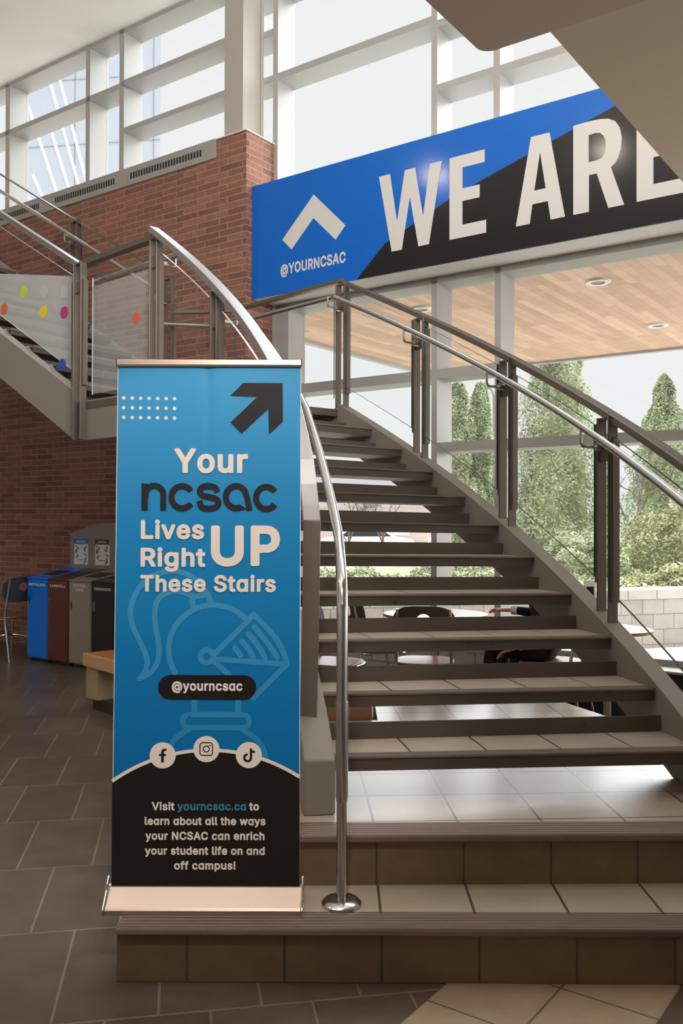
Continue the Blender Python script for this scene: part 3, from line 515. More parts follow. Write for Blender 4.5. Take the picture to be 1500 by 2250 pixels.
# brick wall with its pier, the ledge and the wall above
wb = MB(); wb.fbox(-16, 6.25, 0, -5.95, 6.63, 4.905); wb.fbox(-5.95, 6.25, 0, -5.565, 6.66, 5.083)
struct('wall_back', wb, M['brick'], uv=lambda c, n: ((c.dot(ES) if abs(n.dot(EN)) > .5 else c.dot(EN)+.08), c.z+.02))
struct('trim_1', MB().fbox(-5.96, 6.24, 5.083, -5.555, 6.66, 5.093), M['white'])
for k, (s0, s1) in enumerate([(-9.78, -8.49), (-8.49, -7.205), (-7.205, -5.945)]):
    lab = ['grey ledge grille at the left edge, behind the upper handrail', 'grey ledge grille under the windows, middle of the three', 'grey ledge grille beside the brick pier'][k]
    t = thing('vent_grille', F((s0+s1)/2, 6.3, 4.905), lab, 'vent', 'vent grilles on the brick ledge')
    g = MB(); g.fbox(s0+.004, 6.235, 4.906, s1-.004, 6.62, 5.095); g.build('housing', M['vent'], t, bevel=.004)
    sl = MB(); e0, e1 = s0+.11 if k < 2 else s0+.06, s1-.17; nn = 26
    if k == 0: e0 = s0+.2
    for i in range(nn):
        x = e0 + (e1-e0)*i/nn; sl.fbox(x, 6.2335, 4.965, x+(e1-e0)/nn*.62, 6.24, 5.03)
    sl.build('slots', M['dark'], t)
cl = MB(); cl.fbox(-5.89, 6.30, 5.093, -5.655, 6.34, 6.62); cl.fbox(-5.80, 6.34, 5.093, -5.74, 6.56, 6.62); cl.fbox(-5.89, 6.56, 5.093, -5.655, 6.60, 6.62); cl.fbox(-5.70, 6.345, 5.093, -5.66, 6.555, 6.62)
struct('column', cl, M['column'])
struct('ceiling', MB().fbox(-17, -7, 6.62, 8, 6.56, 6.75), M['ceil'])

# clerestory windows above the brick (window_1)
FR = M['frame']
def frame_grid(mb, vert, horiz, n0, n1):
    for s0, s1, z0, z1 in vert: mb.fbox(s0, n0, z0, s1, n1, z1)
    for s0, s1, z0, z1 in horiz: mb.fbox(s0, n0, z0, s1, n1-.001, z1)
w1 = thing('window_1', F(-7.4, 6.42, 5.09), None, None, kind='structure')
f = MB()
frame_grid(f, [(-13, -12.93, 5.09, 6.62), (-11.5, -11.43, 5.09, 6.62), (-9.42, -9.335, 5.09, 6.62), (-7.95, -7.88, 5.09, 6.62), (-7.402, -7.33, 5.09, 6.62)],
           [(-13, -5.89, 6.575, 6.70), (-13, -7.33, 6.0, 6.058), (-7.33, -5.89, 6.02, 6.075), (-7.33, -5.89, 5.515, 5.57), (-13, -5.89, 5.08, 5.10)], 6.305, 6.56)
f.build('window_frame', FR, w1)
for s0, s1 in [(-12.93, -11.5), (-11.43, -9.42), (-9.335, -7.95), (-7.88, -7.402), (-7.33, -5.89)]:
    MB().fbox(s0, 6.53, 5.1, s1, 6.535, 6.58).build('pane', M['pane'], w1)
# tall windows right of the pier, above the sign (window_2)
w2 = thing('window_2', F(-3.5, 6.75, 4.58), None, None, kind='structure')
f = MB(); V2 = [(-5.58, -5.52), (-3.82, -3.763), (-3.237, -3.18), (-1.30, -1.24), (.6, .66), (2.4, 2.46)]
frame_grid(f, [(a, c, 4.4, 6.62) for a, c in V2], [(-5.9, 3, 6.56, 6.70), (-5.9, -5.58, 6.15, 6.22), (-5.9, -5.58, 5.70, 5.765),
    (-5.9, -5.58, 5.093, 5.12), (-5.52, -3.82, 5.70, 5.765), (-3.763, -3.237, 5.65, 5.71), (-3.763, -3.237, 5.10, 5.16), (-3.18, 3, 5.09, 5.155), (-3.18, 3, 5.80, 5.86), (-5.58, 3, 4.4, 4.5)], 6.65, 6.91)
f.build('window_frame', FR, w2)
for (a, c), (d, e_) in zip([(-5.95, -5.9)] + V2[:-1], V2): MB().fbox(c, 6.885, 4.5, d, 6.89, 6.57).build('pane', M['pane'], w2)
# floor to head windows under the sign (window_3)
w3 = thing('window_3', F(-3.5, 6.75, .36), None, None, kind='structure')
f = MB(); V3 = [(-5.66, -5.38), (-3.815, -3.76), (-3.225, -3.17), (-1.30, -1.24), (.6, .66), (2.4, 2.46)]
frame_grid(f, [(a, c, .36, 3.515) for a, c in V3], [(-5.6, 3, 3.465, 3.516), (-5.38, -3.815, 2.648, 2.735), (-3.76, -3.225, 2.655, 2.735), (-3.76, -3.225, 2.03, 2.11), (-3.17, 3, 2.03, 2.11), (-5.6, 3, .36, .447)], 6.65, 6.91)
f.build('window_frame', FR, w3)
for (a, c), (d, e_) in zip(V3[:-1], V3[1:]): MB().fbox(c, 6.885, .44, d, 6.89, 3.48).build('pane', M['pane'], w3)
struct('wall_knee', MB().fbox(-5.565, 6.655, -.1, 3.2, 6.93, .36), M['stone'], uv=lambda c, n: (c.dot(ES), c.z))
MB_ = MB(); MB_.fbox(-5.62, 6.63, 0, -5.54, 6.9, 3.52)
struct('trim_3', MB_, M['column'])
struct('trim_2', MB().fbox(-5.563, 6.345, 3.517, 3.2, 6.9, 4.578), M['white'])           # the beam that carries the sign
# convector along the window
t = thing('convector', F(-1.0, 6.45, 0), 'low grey convector box running along the foot of the window wall', 'heater')
MB().fbox(-3.1, 6.42, .0, 2.6, 6.6, .385).build('casing', M['dark'], t)
MB().fbox(-3.12, 6.40, .385, 2.62, 6.62, .405).build('top_plate', M['vent'], t, bevel=.004)
# remaining walls of the hall, out of the picture
struct('wall_left', MB().fbox(-17, -7, 0, -16.8, 6.3, 6.62), M['white'])
struct('wall_right', MB().fbox(7.8, -7, 0, 8, 6.6, 6.62), M['white'])
struct('wall_front', MB().fbox(-17, -7.2, 0, 8, -7, 6.62), M['white'])
# gallery overhead: soffit with a rounded corner, and the paler soffit beyond it
pts = [F(-1.432, -6.9, 0)]; r_ = .05
for k in range(7):
    t_ = math.pi - math.pi/2*k/6
    pts.append(F(-1.432 + r_ + r_*math.cos(t_), 2.858 - r_ + r_*math.sin(t_), 0))
pts += [F(7.7, 2.858, 0), F(7.7, -6.9, 0)]
struct('gallery_soffit', MB().prism([(p.x, p.y) for p in pts], 3.10, 3.34), M['soffit'])
struct('gallery_soffit_pale', MB().fbox(-1.185, 2.862, 3.105, 7.7, 4.95, 3.34), M['soffit2'])

# ================================================================ SIGN ON THE BEAM
t = thing('wall_sign', F(-2.2, 6.34, 3.518), 'long blue and black wall sign with pale WE ARE lettering and a chevron', 'sign')
def sg(dn): return lambda s, z: F(s, 6.34 - dn, z)
MB().fbox(-5.566, 6.333, 3.518, 2.2, 6.345, 4.578).build('panel', M['signblue'], t)
bp_ = [(-4.374, 3.5185), (-4.086, 3.777), (-3.417, 4.05), (-2.172, 4.408), (-1.52, 4.5775), (2.2, 4.5775), (2.2, 3.5185)]
flat(MB(), poly2d(bp_), sg(.0085)).build('black_field', M['signblack'], t)
LET = {
 'W': [[(-4.143, 4.355), (-4.032, 4.355), (-3.962, 3.942), (-3.888, 4.354), (-3.788, 4.353), (-3.712, 3.938), (-3.648, 4.353), (-3.538, 4.352), (-3.656, 3.698), (-3.756, 3.698), (-3.838, 4.121), (-3.915, 3.698), (-4.015, 3.698)]],
 'E': [[(-3.468, 4.354), (-3.157, 4.354), (-3.157, 4.255), (-3.351, 4.255), (-3.351, 4.088), (-3.2, 4.088), (-3.2, 3.987), (-3.351, 3.987), (-3.351, 3.799), (-3.143, 3.799), (-3.143, 3.698), (-3.468, 3.698)]],
 'A': [[(-2.771, 4.353), (-2.622, 4.353), (-2.502, 3.697), (-2.614, 3.697), (-2.636, 3.84), (-2.759, 3.84), (-2.78, 3.697), (-2.894, 3.697)], [(-2.698, 4.221), (-2.653, 3.941), (-2.743, 3.941)]],
 'R': [[(-2.439, 4.354), (-2.327, 4.357), (-2.239, 4.353), (-2.178, 4.34), (-2.127, 4.309), (-2.093, 4.252), (-2.08, 4.181), (-2.086, 4.106), (-2.106, 4.043), (-2.131, 4.006), (-2.159, 3.987), (-2.063, 3.697), (-2.178, 3.697), (-2.263, 3.964), (-2.32, 3.964), (-2.32, 3.697), (-2.439, 3.697)],
       [(-2.322, 4.256), (-2.274, 4.26), (-2.239, 4.252), (-2.213, 4.226), (-2.2, 4.193), (-2.197, 4.141), (-2.203, 4.1), (-2.215, 4.077), (-2.239, 4.064), (-2.274, 4.059), (-2.322, 4.059)]]}
LET['E2'] = [[(x + 1.492, y) for x, y in LET['E'][0]]]
for k in ('W', 'E', 'A', 'R', 'E2'): flat(MB(), shape2d(LET[k]), sg(.0095)).build('letter', M['signwhite'], t)
flat(MB(), poly2d([(-4.837, 4.352), (-4.488, 4.01), (-4.594, 3.903), (-4.839, 4.141), (-5.087, 3.902), (-5.196, 4.01)]), sg(.0095)).build('chevron', M['signwhite'], t)
SINGLE_A = False
flat(MB(), text2d('@YOURNCSAC', -5.214, -4.487, 3.687, .098, .022), sg(.0095)).build('lettering', M['signwhite'], t)
SINGLE_A = True

# ================================================================ CURVED LOWER FLIGHT
RI, RO = 5.88, 7.3625
st = thing('staircase', (0, 4.2, .36), 'curved open-tread flight of taupe steel stairs with tiled treads', 'staircase')
def stringer(Ra, Rb, a0, a1, top, depth, n=34):
    rings = []
    for i in range(n+1):
        a = a0 + (a1-a0)*i/n; q = []
        for R, o_ in ((Ra, top-depth), (Rb, top-depth), (Rb, top), (Ra, top)):
            p = H(a, R, o_); p.z = max(p.z, .361); q.append(p)
        rings.append(q)
    return MB().sweep(rings)
stringer(7.364, 7.46, 4.0, 37.9, .022, .31).build('outer_stringer', M['paintl'], st, bevel=.004)
stringer(5.76, 5.878, 7.7, 37.6, .03, .31).build('inner_stringer', M['paintl'], st, bevel=.006)
for i in range(1, 11):
    a = A0 + i*DA
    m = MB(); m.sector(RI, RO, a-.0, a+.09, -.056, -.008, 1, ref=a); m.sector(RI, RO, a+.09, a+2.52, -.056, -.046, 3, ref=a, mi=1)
    m.sector(RI, RO, a+2.52, a+2.62, -.056, .067, 1, ref=a)
    tr = m.build('tread', [M['paint'], M['white']], st)  # pan underside in white: bounce light from the floor put into its colour
    uvt = lambda c, n, a=a: (math.hypot(c.x-CX, c.y-CY)-RI, math.radians(math.degrees(math.atan2(c.y-CY, c.x-CX))-a)*6.6)
    MB().sector(RI, RO, a+.5, a+2.52, -.046, -.001, 3, ref=a).build('tread_tile', M['tile'], tr, uv=lambda c, n, f_=uvt: (f_(c, n)[0], f_(c, n)[1]+.247))
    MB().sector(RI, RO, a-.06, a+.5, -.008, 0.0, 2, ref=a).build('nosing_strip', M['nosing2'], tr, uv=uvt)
# landing
PI_ = Vector((-1.945, 6.709, 0)); PC = H(37.5, 5.80); PO = H(38.0, 7.46)
LZ = 2.325
ld = thing('stair_landing', (-.9, 6.9, LZ-.29), 'taupe steel half landing between the two stair flights, beside the brick pier', 'landing')
out2 = Vector((-1.30, 8.62, 0)); in2 = PI_
poly = [(PC.x, PC.y), (PO.x, PO.y), (-.56, 7.74), (-.98, 8.18)] + [tuple(F(-6.02, 5.83, 0)[:2]), tuple(F(-5.52, 4.33, 0)[:2])]
MB().prism(poly, LZ-.056, LZ).build('landing_plate', M['paint'], ld)
dI = (PI_ - PC); dI.z = 0; nI = Vector((-dI.y, dI.x, 0)).normalized()
if nI.y < 0: nI = -nI
def plank(p, q, nrm, th, z0, z1):
    p, q = Vector((p.x, p.y, 0)), Vector((q.x, q.y, 0)); k = nrm*th
    return MB().hexa([p+Vector((0, 0, z0)), q+Vector((0, 0, z0)), q+k+Vector((0, 0, z0)), p+k+Vector((0, 0, z0)), p+Vector((0, 0, z1)), q+Vector((0, 0, z1)), q+k+Vector((0, 0, z1)), p+k+Vector((0, 0, z1))])
plank(PC, PI_, nI, .1, LZ-.285, LZ+.012).build('inner_edge_beam', M['paintl'], ld, bevel=.004)
PQ = Vector((-.98, 8.18, 0))
plank(PO, PQ, Vector((-.755, -.656, 0)), .08, LZ-.285, LZ+.012).build('outer_edge_beam', M['paintl'], ld, bevel=.004)

# upper flight along the brick wall
SU, NI, NO, RUN = -5.50, 4.33, 5.83, .304
uf = thing('staircase', F(-7.2, 5.05, LZ-.3), 'straight upper flight of taupe steel stairs climbing left along the brick wall', 'staircase')
def ustr(n0, n1, top, dep, L=4.25):
    m = MB(); sl = RISE/RUN; x0 = SU - .10
    P = lambda s, n, o_: F(s, n, LZ + (SU-s)*sl + o_)
    z0 = lambda s: P(s, n0, top-dep)
    return m.hexa([P(x0, n0, top-dep), P(x0, n1, top-dep), P(SU-L, n1, top-dep), P(SU-L, n0, top-dep), P(x0, n0, top), P(x0, n1, top), P(SU-L, n1, top), P(SU-L, n0, top)])
ustr(NI, NI+.1, .05, .37).build('inner_stringer', M['paintl'], uf, bevel=.004)
ustr(NO-.1, NO, .05, .37).build('outer_stringer', M['paintl'], uf, bevel=.004)
for i in range(1, 14):
    s1 = SU - .12 - (i-1)*RUN; z = LZ + i*RISE
    m = MB(); m.fbox(s1-.008, NI+.1, z-.056, s1, NO-.1, z-.006); m.fbox(s1-.28, NI+.1, z-.056, s1-.008, NO-.1, z-.046); m.fbox(s1-.288, NI+.1, z-.056, s1-.28, NO-.1, z+.067)
    tr = m.build('tread', M['paint'], uf)
    MB().fbox(s1-.28, NI+.1, z-.046, s1-.05, NO-.1, z-.001).build('tread_tile', M['tile'], tr, uv=lambda c, n: (c.dot(EN), c.dot(ES)))
    MB().fbox(s1-.05, NI+.1, z-.02, s1+.006, NO-.1, z).build('nosing_strip', M['nosing2'], tr, uv=lambda c, n: (c.dot(EN), c.dot(ES)))
struct('upper_floor', MB().fbox(-15.5, 4.2, LZ+13*RISE-.05, SU-.12-13*RUN, 6.24, LZ+14*RISE), M['soffit'])

# ================================================================ BALUSTRADES
def post(parent, base, top, tdir, rdir, z_clamp, clamp_sides=(1, 1), zc1=None):
    """two flat bars with a slot between, and glass clamps on their outer edges"""
    p = MB(); b0 = Vector((base.x, base.y, 0))
    def bx(mb, t0, t1, r0, r1, z0, z1):
        q = [b0 + tdir*t + rdir*r for t, r in ((t0, r0), (t1, r0), (t1, r1), (t0, r1))]
        mb.hexa([v + Vector((0, 0, z0)) for v in q] + [v + Vector((0, 0, z1)) for v in q])
    bx(p, -.056, -.044, -.026, .026, base.z, top); bx(p, .044, .056, -.026, .026, base.z, top)      # two plates, one behind the other along the rail
    bx(p, -.044, .044, -.012, .012, top-.22, top-.14); bx(p, -.056, .056, -.02, .02, top-.01, top)
    o = p.build('post', M['post'], parent, bevel=.0015)
    for sd, on in ((-1, clamp_sides[0]), (1, clamp_sides[1])):
        if on:
            c = MB(); lo, hi = z_clamp[0], z_clamp[1]
            dz = z_clamp[2]*sd
            bx(c, min(sd*.056, sd*.084), max(sd*.056, sd*.084), -.018, .018, lo+dz, hi+dz); c.build('glass_clamp', M['post'], o)
    return o
def bracket(parent, pp, hp, tdir):
    d = Vector((hp.x-pp.x, hp.y-pp.y, 0))
    pts = [Vector((pp.x, pp.y, hp.z-.10)), Vector((pp.x, pp.y, hp.z-.10)) + d*.75, Vector((pp.x, pp.y, hp.z-.098)) + d*.93, Vector((hp.x, hp.y, hp.z-.08)), Vector((hp.x, hp.y, hp.z-.02))]
    m = MB(); m.tube(pts, .008, 8); n = d.normalized()
    m.tube([Vector((pp.x, pp.y, hp.z-.10)) + n*.01, Vector((pp.x, pp.y, hp.z-.10)) + n*.045], .022, 14)
    return m.build('bracket', M['steel'], parent, smooth=True)
def curved_glass(parent, R, a0, a1, lo, hi, edge):
    rings = []; n = 8
    for i in range(n+1):
        a = a0 + (a1-a0)*i/n
        rings.append([H(a, R-.006, lo), H(a, R+.006, lo), H(a, R+.006, hi), H(a, R-.006, hi)])
    m = MB(); m.sweep(rings)
    for k in range(len(m.f)):
        j = k % 4 if k < 4*n else 0
        m.mi[k] = 1 if (k >= 4*n or j in (0, 2)) else 0
    return m.build('glass_panel', [M['glass'], edge], parent)
def tdir_at(a): t = math.radians(a); return Vector((-math.sin(t), math.cos(t), 0)), Vector((math.cos(t), math.sin(t), 0))
SL = RISE/math.radians(DA)                                     # rise per radian
# outer side of the curved flight
bo = thing('balustrade', (1.2, 4.9, .9), 'glass balustrade along the right side of the curved stairs, nearest the windows', 'balustrade')
railo = lambda a: 1.03 + (22.7-a)*.0016
AO = [38.0, 30.4, 22.73, 15.05, 7.4]
for k, a in enumerate(AO):
    td, rd = tdir_at(a); b_ = H(a, 7.42, -.12 if k else -.2); top = H(a, 7.42, railo(a)).z - .03
    nz = nose(a, 7.42)
    post(bo, b_, top, td, rd, (nz+.14, nz+.94, .045), (1, 1 if k else 0))
pts = [H(a, 7.44, railo(a)) for a in [38.3 - .8*i for i in range(42)]]
MB().rail(pts, .065, .036).build('top_rail', M['post'], bo, bevel=.004)
hnd = lambda a: .93 + (22.7-a)*.004
pts = [H(a, 7.275, hnd(a)) for a in [37.3 - .8*i for i in range(41)]]
hr = MB().tube(pts, .019, 14).build('handrail', M['steel'], bo, smooth=True)
for a in AO: bracket(hr, H(a, 7.40, 0), H(a, 7.275, hnd(a)), tdir_at(a)[0])
for k in range(4): curved_glass(bo, 7.40, AO[k]-.62, AO[k+1]+.62, .18, .945, M['gedge'])
curved_glass(bo, 7.40, AO[4]-.62, 4.3, .18, .945, M['gedge'])
# inner side of the curved flight
bi = thing('balustrade', (-.7, 5.0, .6), 'glass balustrade with wide silver rail rising behind the roll-up banner', 'balustrade')
AI = [37.9, 28.3, 18.7]
for k, a in enumerate(AI):
    td, rd = tdir_at(a); b_ = H(a, 5.80, -.1); top = H(a, 5.80, 1.02).z
    nz = nose(a, 5.80)
    post(bi, b_, top, td, rd, (nz+.14, nz+.95, .055), (1, 1 if k else 0))
top_in = [H(a, 5.80, 1.065) for a in [38.3 - .8*i for i in range(30)]]
top_in = [q for q in top_in[:-1]]
top_in += [H(14.3, 5.812, 1.03), H(13.0, 5.814, .985), H(11.6, 5.816, .93), H(10.8, 5.816, .875), H(10.3, 5.816, .82), H(9.95, 5.816, .778)]
end = [Vector((-.108, 3.46, 1.475)), Vector((-.110, 3.40, 1.40)), Vector((-.114, 3.375, 1.30))]
sides = []
for i, p in enumerate(top_in + end):
    sides.append(-(Vector((p.x-CX, p.y-CY, 0)).normalized()) if i < len(top_in) else Vector((-1, 0, 0)))
MB().rail(top_in, .068, .04, side=sides[:len(top_in)]).build('top_rail', M['flat'], bi, bevel=.003)
nw = MB()
e_ = H(9.95, 5.816, .778)
nw.sweep([[(e_.x-.034, e_.y-.002, e_.z), (e_.x+.034, e_.y-.002, e_.z), (e_.x+.034, e_.y+.036, e_.z-.004), (e_.x-.034, e_.y+.036, e_.z-.004)],
          [(-.155, 3.515, .95), (-.089, 3.515, .95), (-.089, 3.555, .95), (-.155, 3.555, .95)],
          [(-.168, 3.500, .40), (-.102, 3.500, .40), (-.102, 3.540, .40), (-.168, 3.540, .40)]])
nw.build('end_post', M['post'], bi, bevel=.003)
for k in range(2): curved_glass(bi, 5.80, AI[k]-.75, AI[k+1]+.75, .18, .93, M['gedgel'])
curved_glass(bi, 5.80, AI[2]-.75, 12.6, .18, .80, M['gedgel'])
# round handrail from its floor flange up the inner side of the flight
hi = thing('handrail', (.0034, 2.974, .18), 'polished round handrail on a floor flange at the foot of the stairs', 'handrail')
pts = [Vector((.0034, 2.974, .56)), Vector((.0034, 2.974, .7)), Vector((.0034, 2.974, 1.10)), Vector((.0030, 2.982, 1.18)), Vector((.0015, 3.01, 1.235)), Vector((-.001, 3.09, 1.283)),
       Vector((-.005, 3.22, 1.336)), Vector((-.013, 3.40, 1.40)), H(10.4, 5.90, .835), H(12.3, 5.90, .872), H(14.5, 5.90, .915)]
pts += [H(a, 5.905 + (a-15.8)*.002, .932) for a in [15.8 + .8*i for i in range(28)]]
pa = H(37.6, 5.95, .93); pb = Vector((PI_.x, PI_.y, LZ+.93)) + nI*.11
pts2 = smooth2d([tuple(p) for p in pts[:11]], 5)
pts2 = [Vector(p) for p in pts2] + pts[11:] + [pa.lerp(pb, k/4) for k in (0, 1, 2, 3, 4)]
MB().tube(pts2, .019, 16).build('tube', M['steel'], hi, smooth=True)
MB().tube([Vector((.0034, 2.974, .19)), Vector((.0034, 2.974, .60))], .0172, 16).build('lower_tube', M['steel'], hi, smooth=True)
sv = MB(); sv.tube([Vector((.0034, 2.974, .52)), Vector((.0034, 2.974, .535)), Vector((.0034, 2.974, .85))], [.0180, .0212, .0212], 18); sv.build('sleeve', M['steel'], hi, smooth=True)
MB().lathe([(.0, 0), (.0655, 0), (.066, .008), (.056, .017), (.024, .019), (.0, .019)], (.0034, 2.974, .181), 36).build('flange', M['steel'], hi, smooth=True)
for a in AI: bracket(hi, H(a, 5.83, 0), H(a, 5.905 + (a-15.8)*.002, .932), tdir_at(a)[0])
# landing edge and upper flight, inner side
bl = thing('balustrade', (-2.6, 7.0, LZ), 'glass balustrade with coloured dots on the landing and upper flight', 'balustrade')
tI = dI.normalized(); rz = LZ + 1.075
post(bl, PI_ + tI*-.02 - nI*.036 + Vector((0, 0, LZ-.28)), rz-.04, tI, nI, (LZ+.12, LZ+.90, 0), (1, 1))
pA = Vector((PC.x, PC.y, rz+.005)) + nI*.02; pB = Vector((PI_.x, PI_.y, rz)) + nI*.03 + tI*.05
MB().rail([pA, pB], .065, .042).build('top_rail', M['post'], bl, bevel=.003)
sl = RISE/RUN
U = lambda s, n, o_: F(s, n, LZ + (SU-s)*sl + o_)
MB().rail([U(-5.55, 4.36, 1.04), U(-9.0, 4.36, 1.04)], .065, .04).build('top_rail', M['flat'], bl, bevel=.003)
for s in (-6.95, -8.3): post(bl, U(s, 4.38, -.1), U(s, 4.38, 1.0).z, -ES, EN, (U(s, 4.38, .14).z, U(s, 4.38, .94).z, .05), (1, 1))
def glass_quad(p, q, th, zl, zh, name, mats, parent, edge=True):
    m = MB(); m.hexa([p[0], q[0], q[0]+th, p[0]+th, p[1], q[1], q[1]+th, p[1]+th])
    m.mi = [1, 1, 0, 1, 0, 1] if edge else [0]*6
    return m.build(name, mats, parent)
V = Vector
g0, g1 = PC + tI*.09, PI_ - tI*.085
for q in (g0, g1): q += nI*.03
gp = glass_quad([V((g0.x, g0.y, LZ+.055)), V((g0.x, g0.y, LZ+.93))], [V((g1.x, g1.y, LZ+.055)), V((g1.x, g1.y, LZ+.93))], nI*.01, 0, 0, 'glass_panel', [M['glass'], M['gedgel']], bl)
def dots(parent, base, dirv, zero, lst, nrm):
    for u, z, r, k in lst:
        m = MB(); c = base + dirv*u; pts = [V((c.x, c.y, 0)) + dirv*(r*math.cos(2*math.pi*i/28)) + V((0, 0, z + r*math.sin(2*math.pi*i/28))) for i in range(28)]
        m.extr(pts, nrm*.001); m.build('dot', M[k], parent)
m = MB(); m.hexa([V((q.x, q.y, z)) - nI*.002*k for z in (LZ+.06, LZ+.86) for q, k in ((g0, 1), (g1, 1), (g1, .2), (g0, .2))]); m.build('whitish_film', M['film2'], gp)  # stands in for the bright window reflection on the clear landing panel
dots(gp, PC + nI*.027, tI, 0, [(.296, 2.868, .043, 'dotorange'), (.119, 2.972, .045, 'dotlime')], -nI)
for s0, s1 in ((-5.66, -6.86), (-7.04, -8.21), (-8.39, -8.95)):
    q0, q1 = [U(s0, 4.38, .17), U(s0, 4.38, .90)], [U(s1, 4.38, .17), U(s1, 4.38, .90)]
    g = glass_quad(q0, q1, EN*.01, 0, 0, 'glass_panel', [M['glass'], M['gedgel']], bl)
    m = MB(); lo0, hi0 = U(s0, 4.378, .175), U(s0, 4.378, .895); lo1, hi1 = U(s1, 4.378, .175), U(s1, 4.378, .895)
    hi0.z = min(hi0.z, 3.40); hi1.z = max(lo1.z+.02, min(hi1.z, 3.53)); k = EN*.0012
    if s0 > -6: m.hexa([lo0, lo1, lo1+k, lo0+k, hi0, hi1, hi1+k, hi0+k]); m.build('whitish_film', M['film'], g)
    if s0 > -6:
        for s, z, kk in [(-6.28, 3.285, 'dotlime'), (-6.02, 3.247, 'dotgrey'), (-5.764, 3.209, 'dotgrey'), (-6.544, 3.181, 'dotorange'), (-6.024, 3.089, 'dotyellow'), (-5.763, 3.048, 'dotpink'), (-5.787, 2.645, 'dotblue')]:
            mm = MB(); mm.extr([F(s + .048*math.cos(2*math.pi*i/28), 4.3775, z + .048*math.sin(2*math.pi*i/28)) for i in range(28)], EN*-.001); mm.build('dot', M[kk], g)
# outer side of landing and upper flight
bw = thing('balustrade', (-1.6, 8.4, LZ), 'balustrade on the landing and upper flight, against the brick wall', 'balustrade')
tQ = (PQ - PO); tQ.z = 0; tQ.normalize(); nQ = V((-.755, -.656, 0))
p0 = V((PO.x, PO.y, rz-.03)) + nQ*.03; p1 = V((PQ.x, PQ.y, rz-.03)) + nQ*.03
p2 = F(-6.05, 5.79, rz-.03)
MB().rail([p0, p1, p2], .055, .03).build('top_rail', M['post'], bw, bevel=.003)
hA = V((PO.x, PO.y, LZ+.87)) + nQ*.16 + tQ*-.02; hB = V((PQ.x, PQ.y, LZ+.87)) + nQ*.16
hC = F(-6.05, 5.66, LZ+.90)
hw = MB().tube([hA, hB, hC, U(-6.2, 5.66, .86), U(-9.6, 5.66, .86)], .019, 14).build('handrail', M['steel'], bw, smooth=True)
MB().rail([U(-6.1, 5.79, 1.02), U(-9.6, 5.79, 1.02)], .05, .012).build('top_rail', M['post'], bw)
for s in (-7.45, -6.1):
    post(bw, U(s, 5.79, -.1), U(s, 5.79, 1.0).z, -ES, EN, (U(s, 5.79, .14).z, U(s, 5.79, .80).z, .05), (1, 1)); bracket(hw, U(s, 5.76, 0), U(s, 5.66, .86), -ES)
g = PQ + nQ*.03; q0 = V((PO.x, PO.y, 0)) + nQ*.03 + tQ*.1; q1 = g - tQ*.06
glass_quad([V((q0.x, q0.y, LZ+.1)), V((q0.x, q0.y, LZ+.9))], [V((q1.x, q1.y, LZ+.1)), V((q1.x, q1.y, LZ+.9))], nQ*.01, 0, 0, 'glass_panel', [M['glass'], M['gedge']], bw)
glass_quad([U(-6.2, 5.79, .17), U(-6.2, 5.79, .9)], [U(-7.36, 5.79, .17), U(-7.36, 5.79, .9)], EN*.01, 0, 0, 'glass_panel', [M['glass'], M['gedge']], bw)

# ================================================================ ROLL-UP BANNER
BY = 2.955                                                     # the plane of the fabric
KX = BY/1970.5
def bx_(px): return (px-750)*KX                                # artwork units -> metres on the fabric
def bz_(py): return 1.45 + (1143.1-py)*KX*1.0003
def BP(px, py): return (bx_(px), bz_(py))
t = thing('rollup_banner', (-.43, 2.95, .18), 'tall blue and black roll-up banner reading Your ncsac Lives Right UP These Stairs', 'banner')
def lay(dn): return lambda x, z: (x, BY - dn, z)
fab = MB(); nx, nz = 64, 40; z0, z1 = .222, bz_(800)
def xl(z): return bx_(248.5 + (257-248.5)*(z-.22)/(1.95-.22))
def xr(z): return bx_(660.5)
for j in range(nz+1):
    z = z0 + (z1-z0)*j/nz
    for k in range(2):
        fab.v += [Vector((x_, BY + .0012*k + .006*math.exp(-((x_-bx_(456))/.011)**2)*max(0, min(1, (z-1.50)/.38)), z)) for x_ in [xl(z) + (xr(z)-xl(z))*i/nx for i in range(nx+1)]]   # a soft crease where the pole presses behind
W_ = nx+1
def vi(j, k, i): return j*2*W_ + k*W_ + i
for j in range(nz):
    for i in range(nx):
        fab.f += [[vi(j, 0, i), vi(j, 0, i+1), vi(j+1, 0, i+1), vi(j+1, 0, i)], [vi(j, 1, i+1), vi(j, 1, i), vi(j+1, 1, i), vi(j+1, 1, i+1)]]; fab.mi += [0, 1]
    fab.f += [[vi(j, 1, 0), vi(j, 0, 0), vi(j+1, 0, 0), vi(j+1, 1, 0)], [vi(j, 0, nx), vi(j, 1, nx), vi(j+1, 1, nx), vi(j+1, 0, nx)]]; fab.mi += [1, 1]
gr = fab.build('printed_fabric', [M['blue_print'], M['cream']], t, smooth=True)
# white selvedge along both sides
sv = MB()
for f_, d in ((xl, .0022), (xr, -.0022)):
    sv.add([(f_(z0), BY-.0004, z0), (f_(z0)+d, BY-.0004, z0), (f_(z1)+d, BY-.0004, z1), (f_(z1), BY-.0004, z1)], [(0, 1, 2, 3)])
sv.build('selvedge', M['cream'], gr)
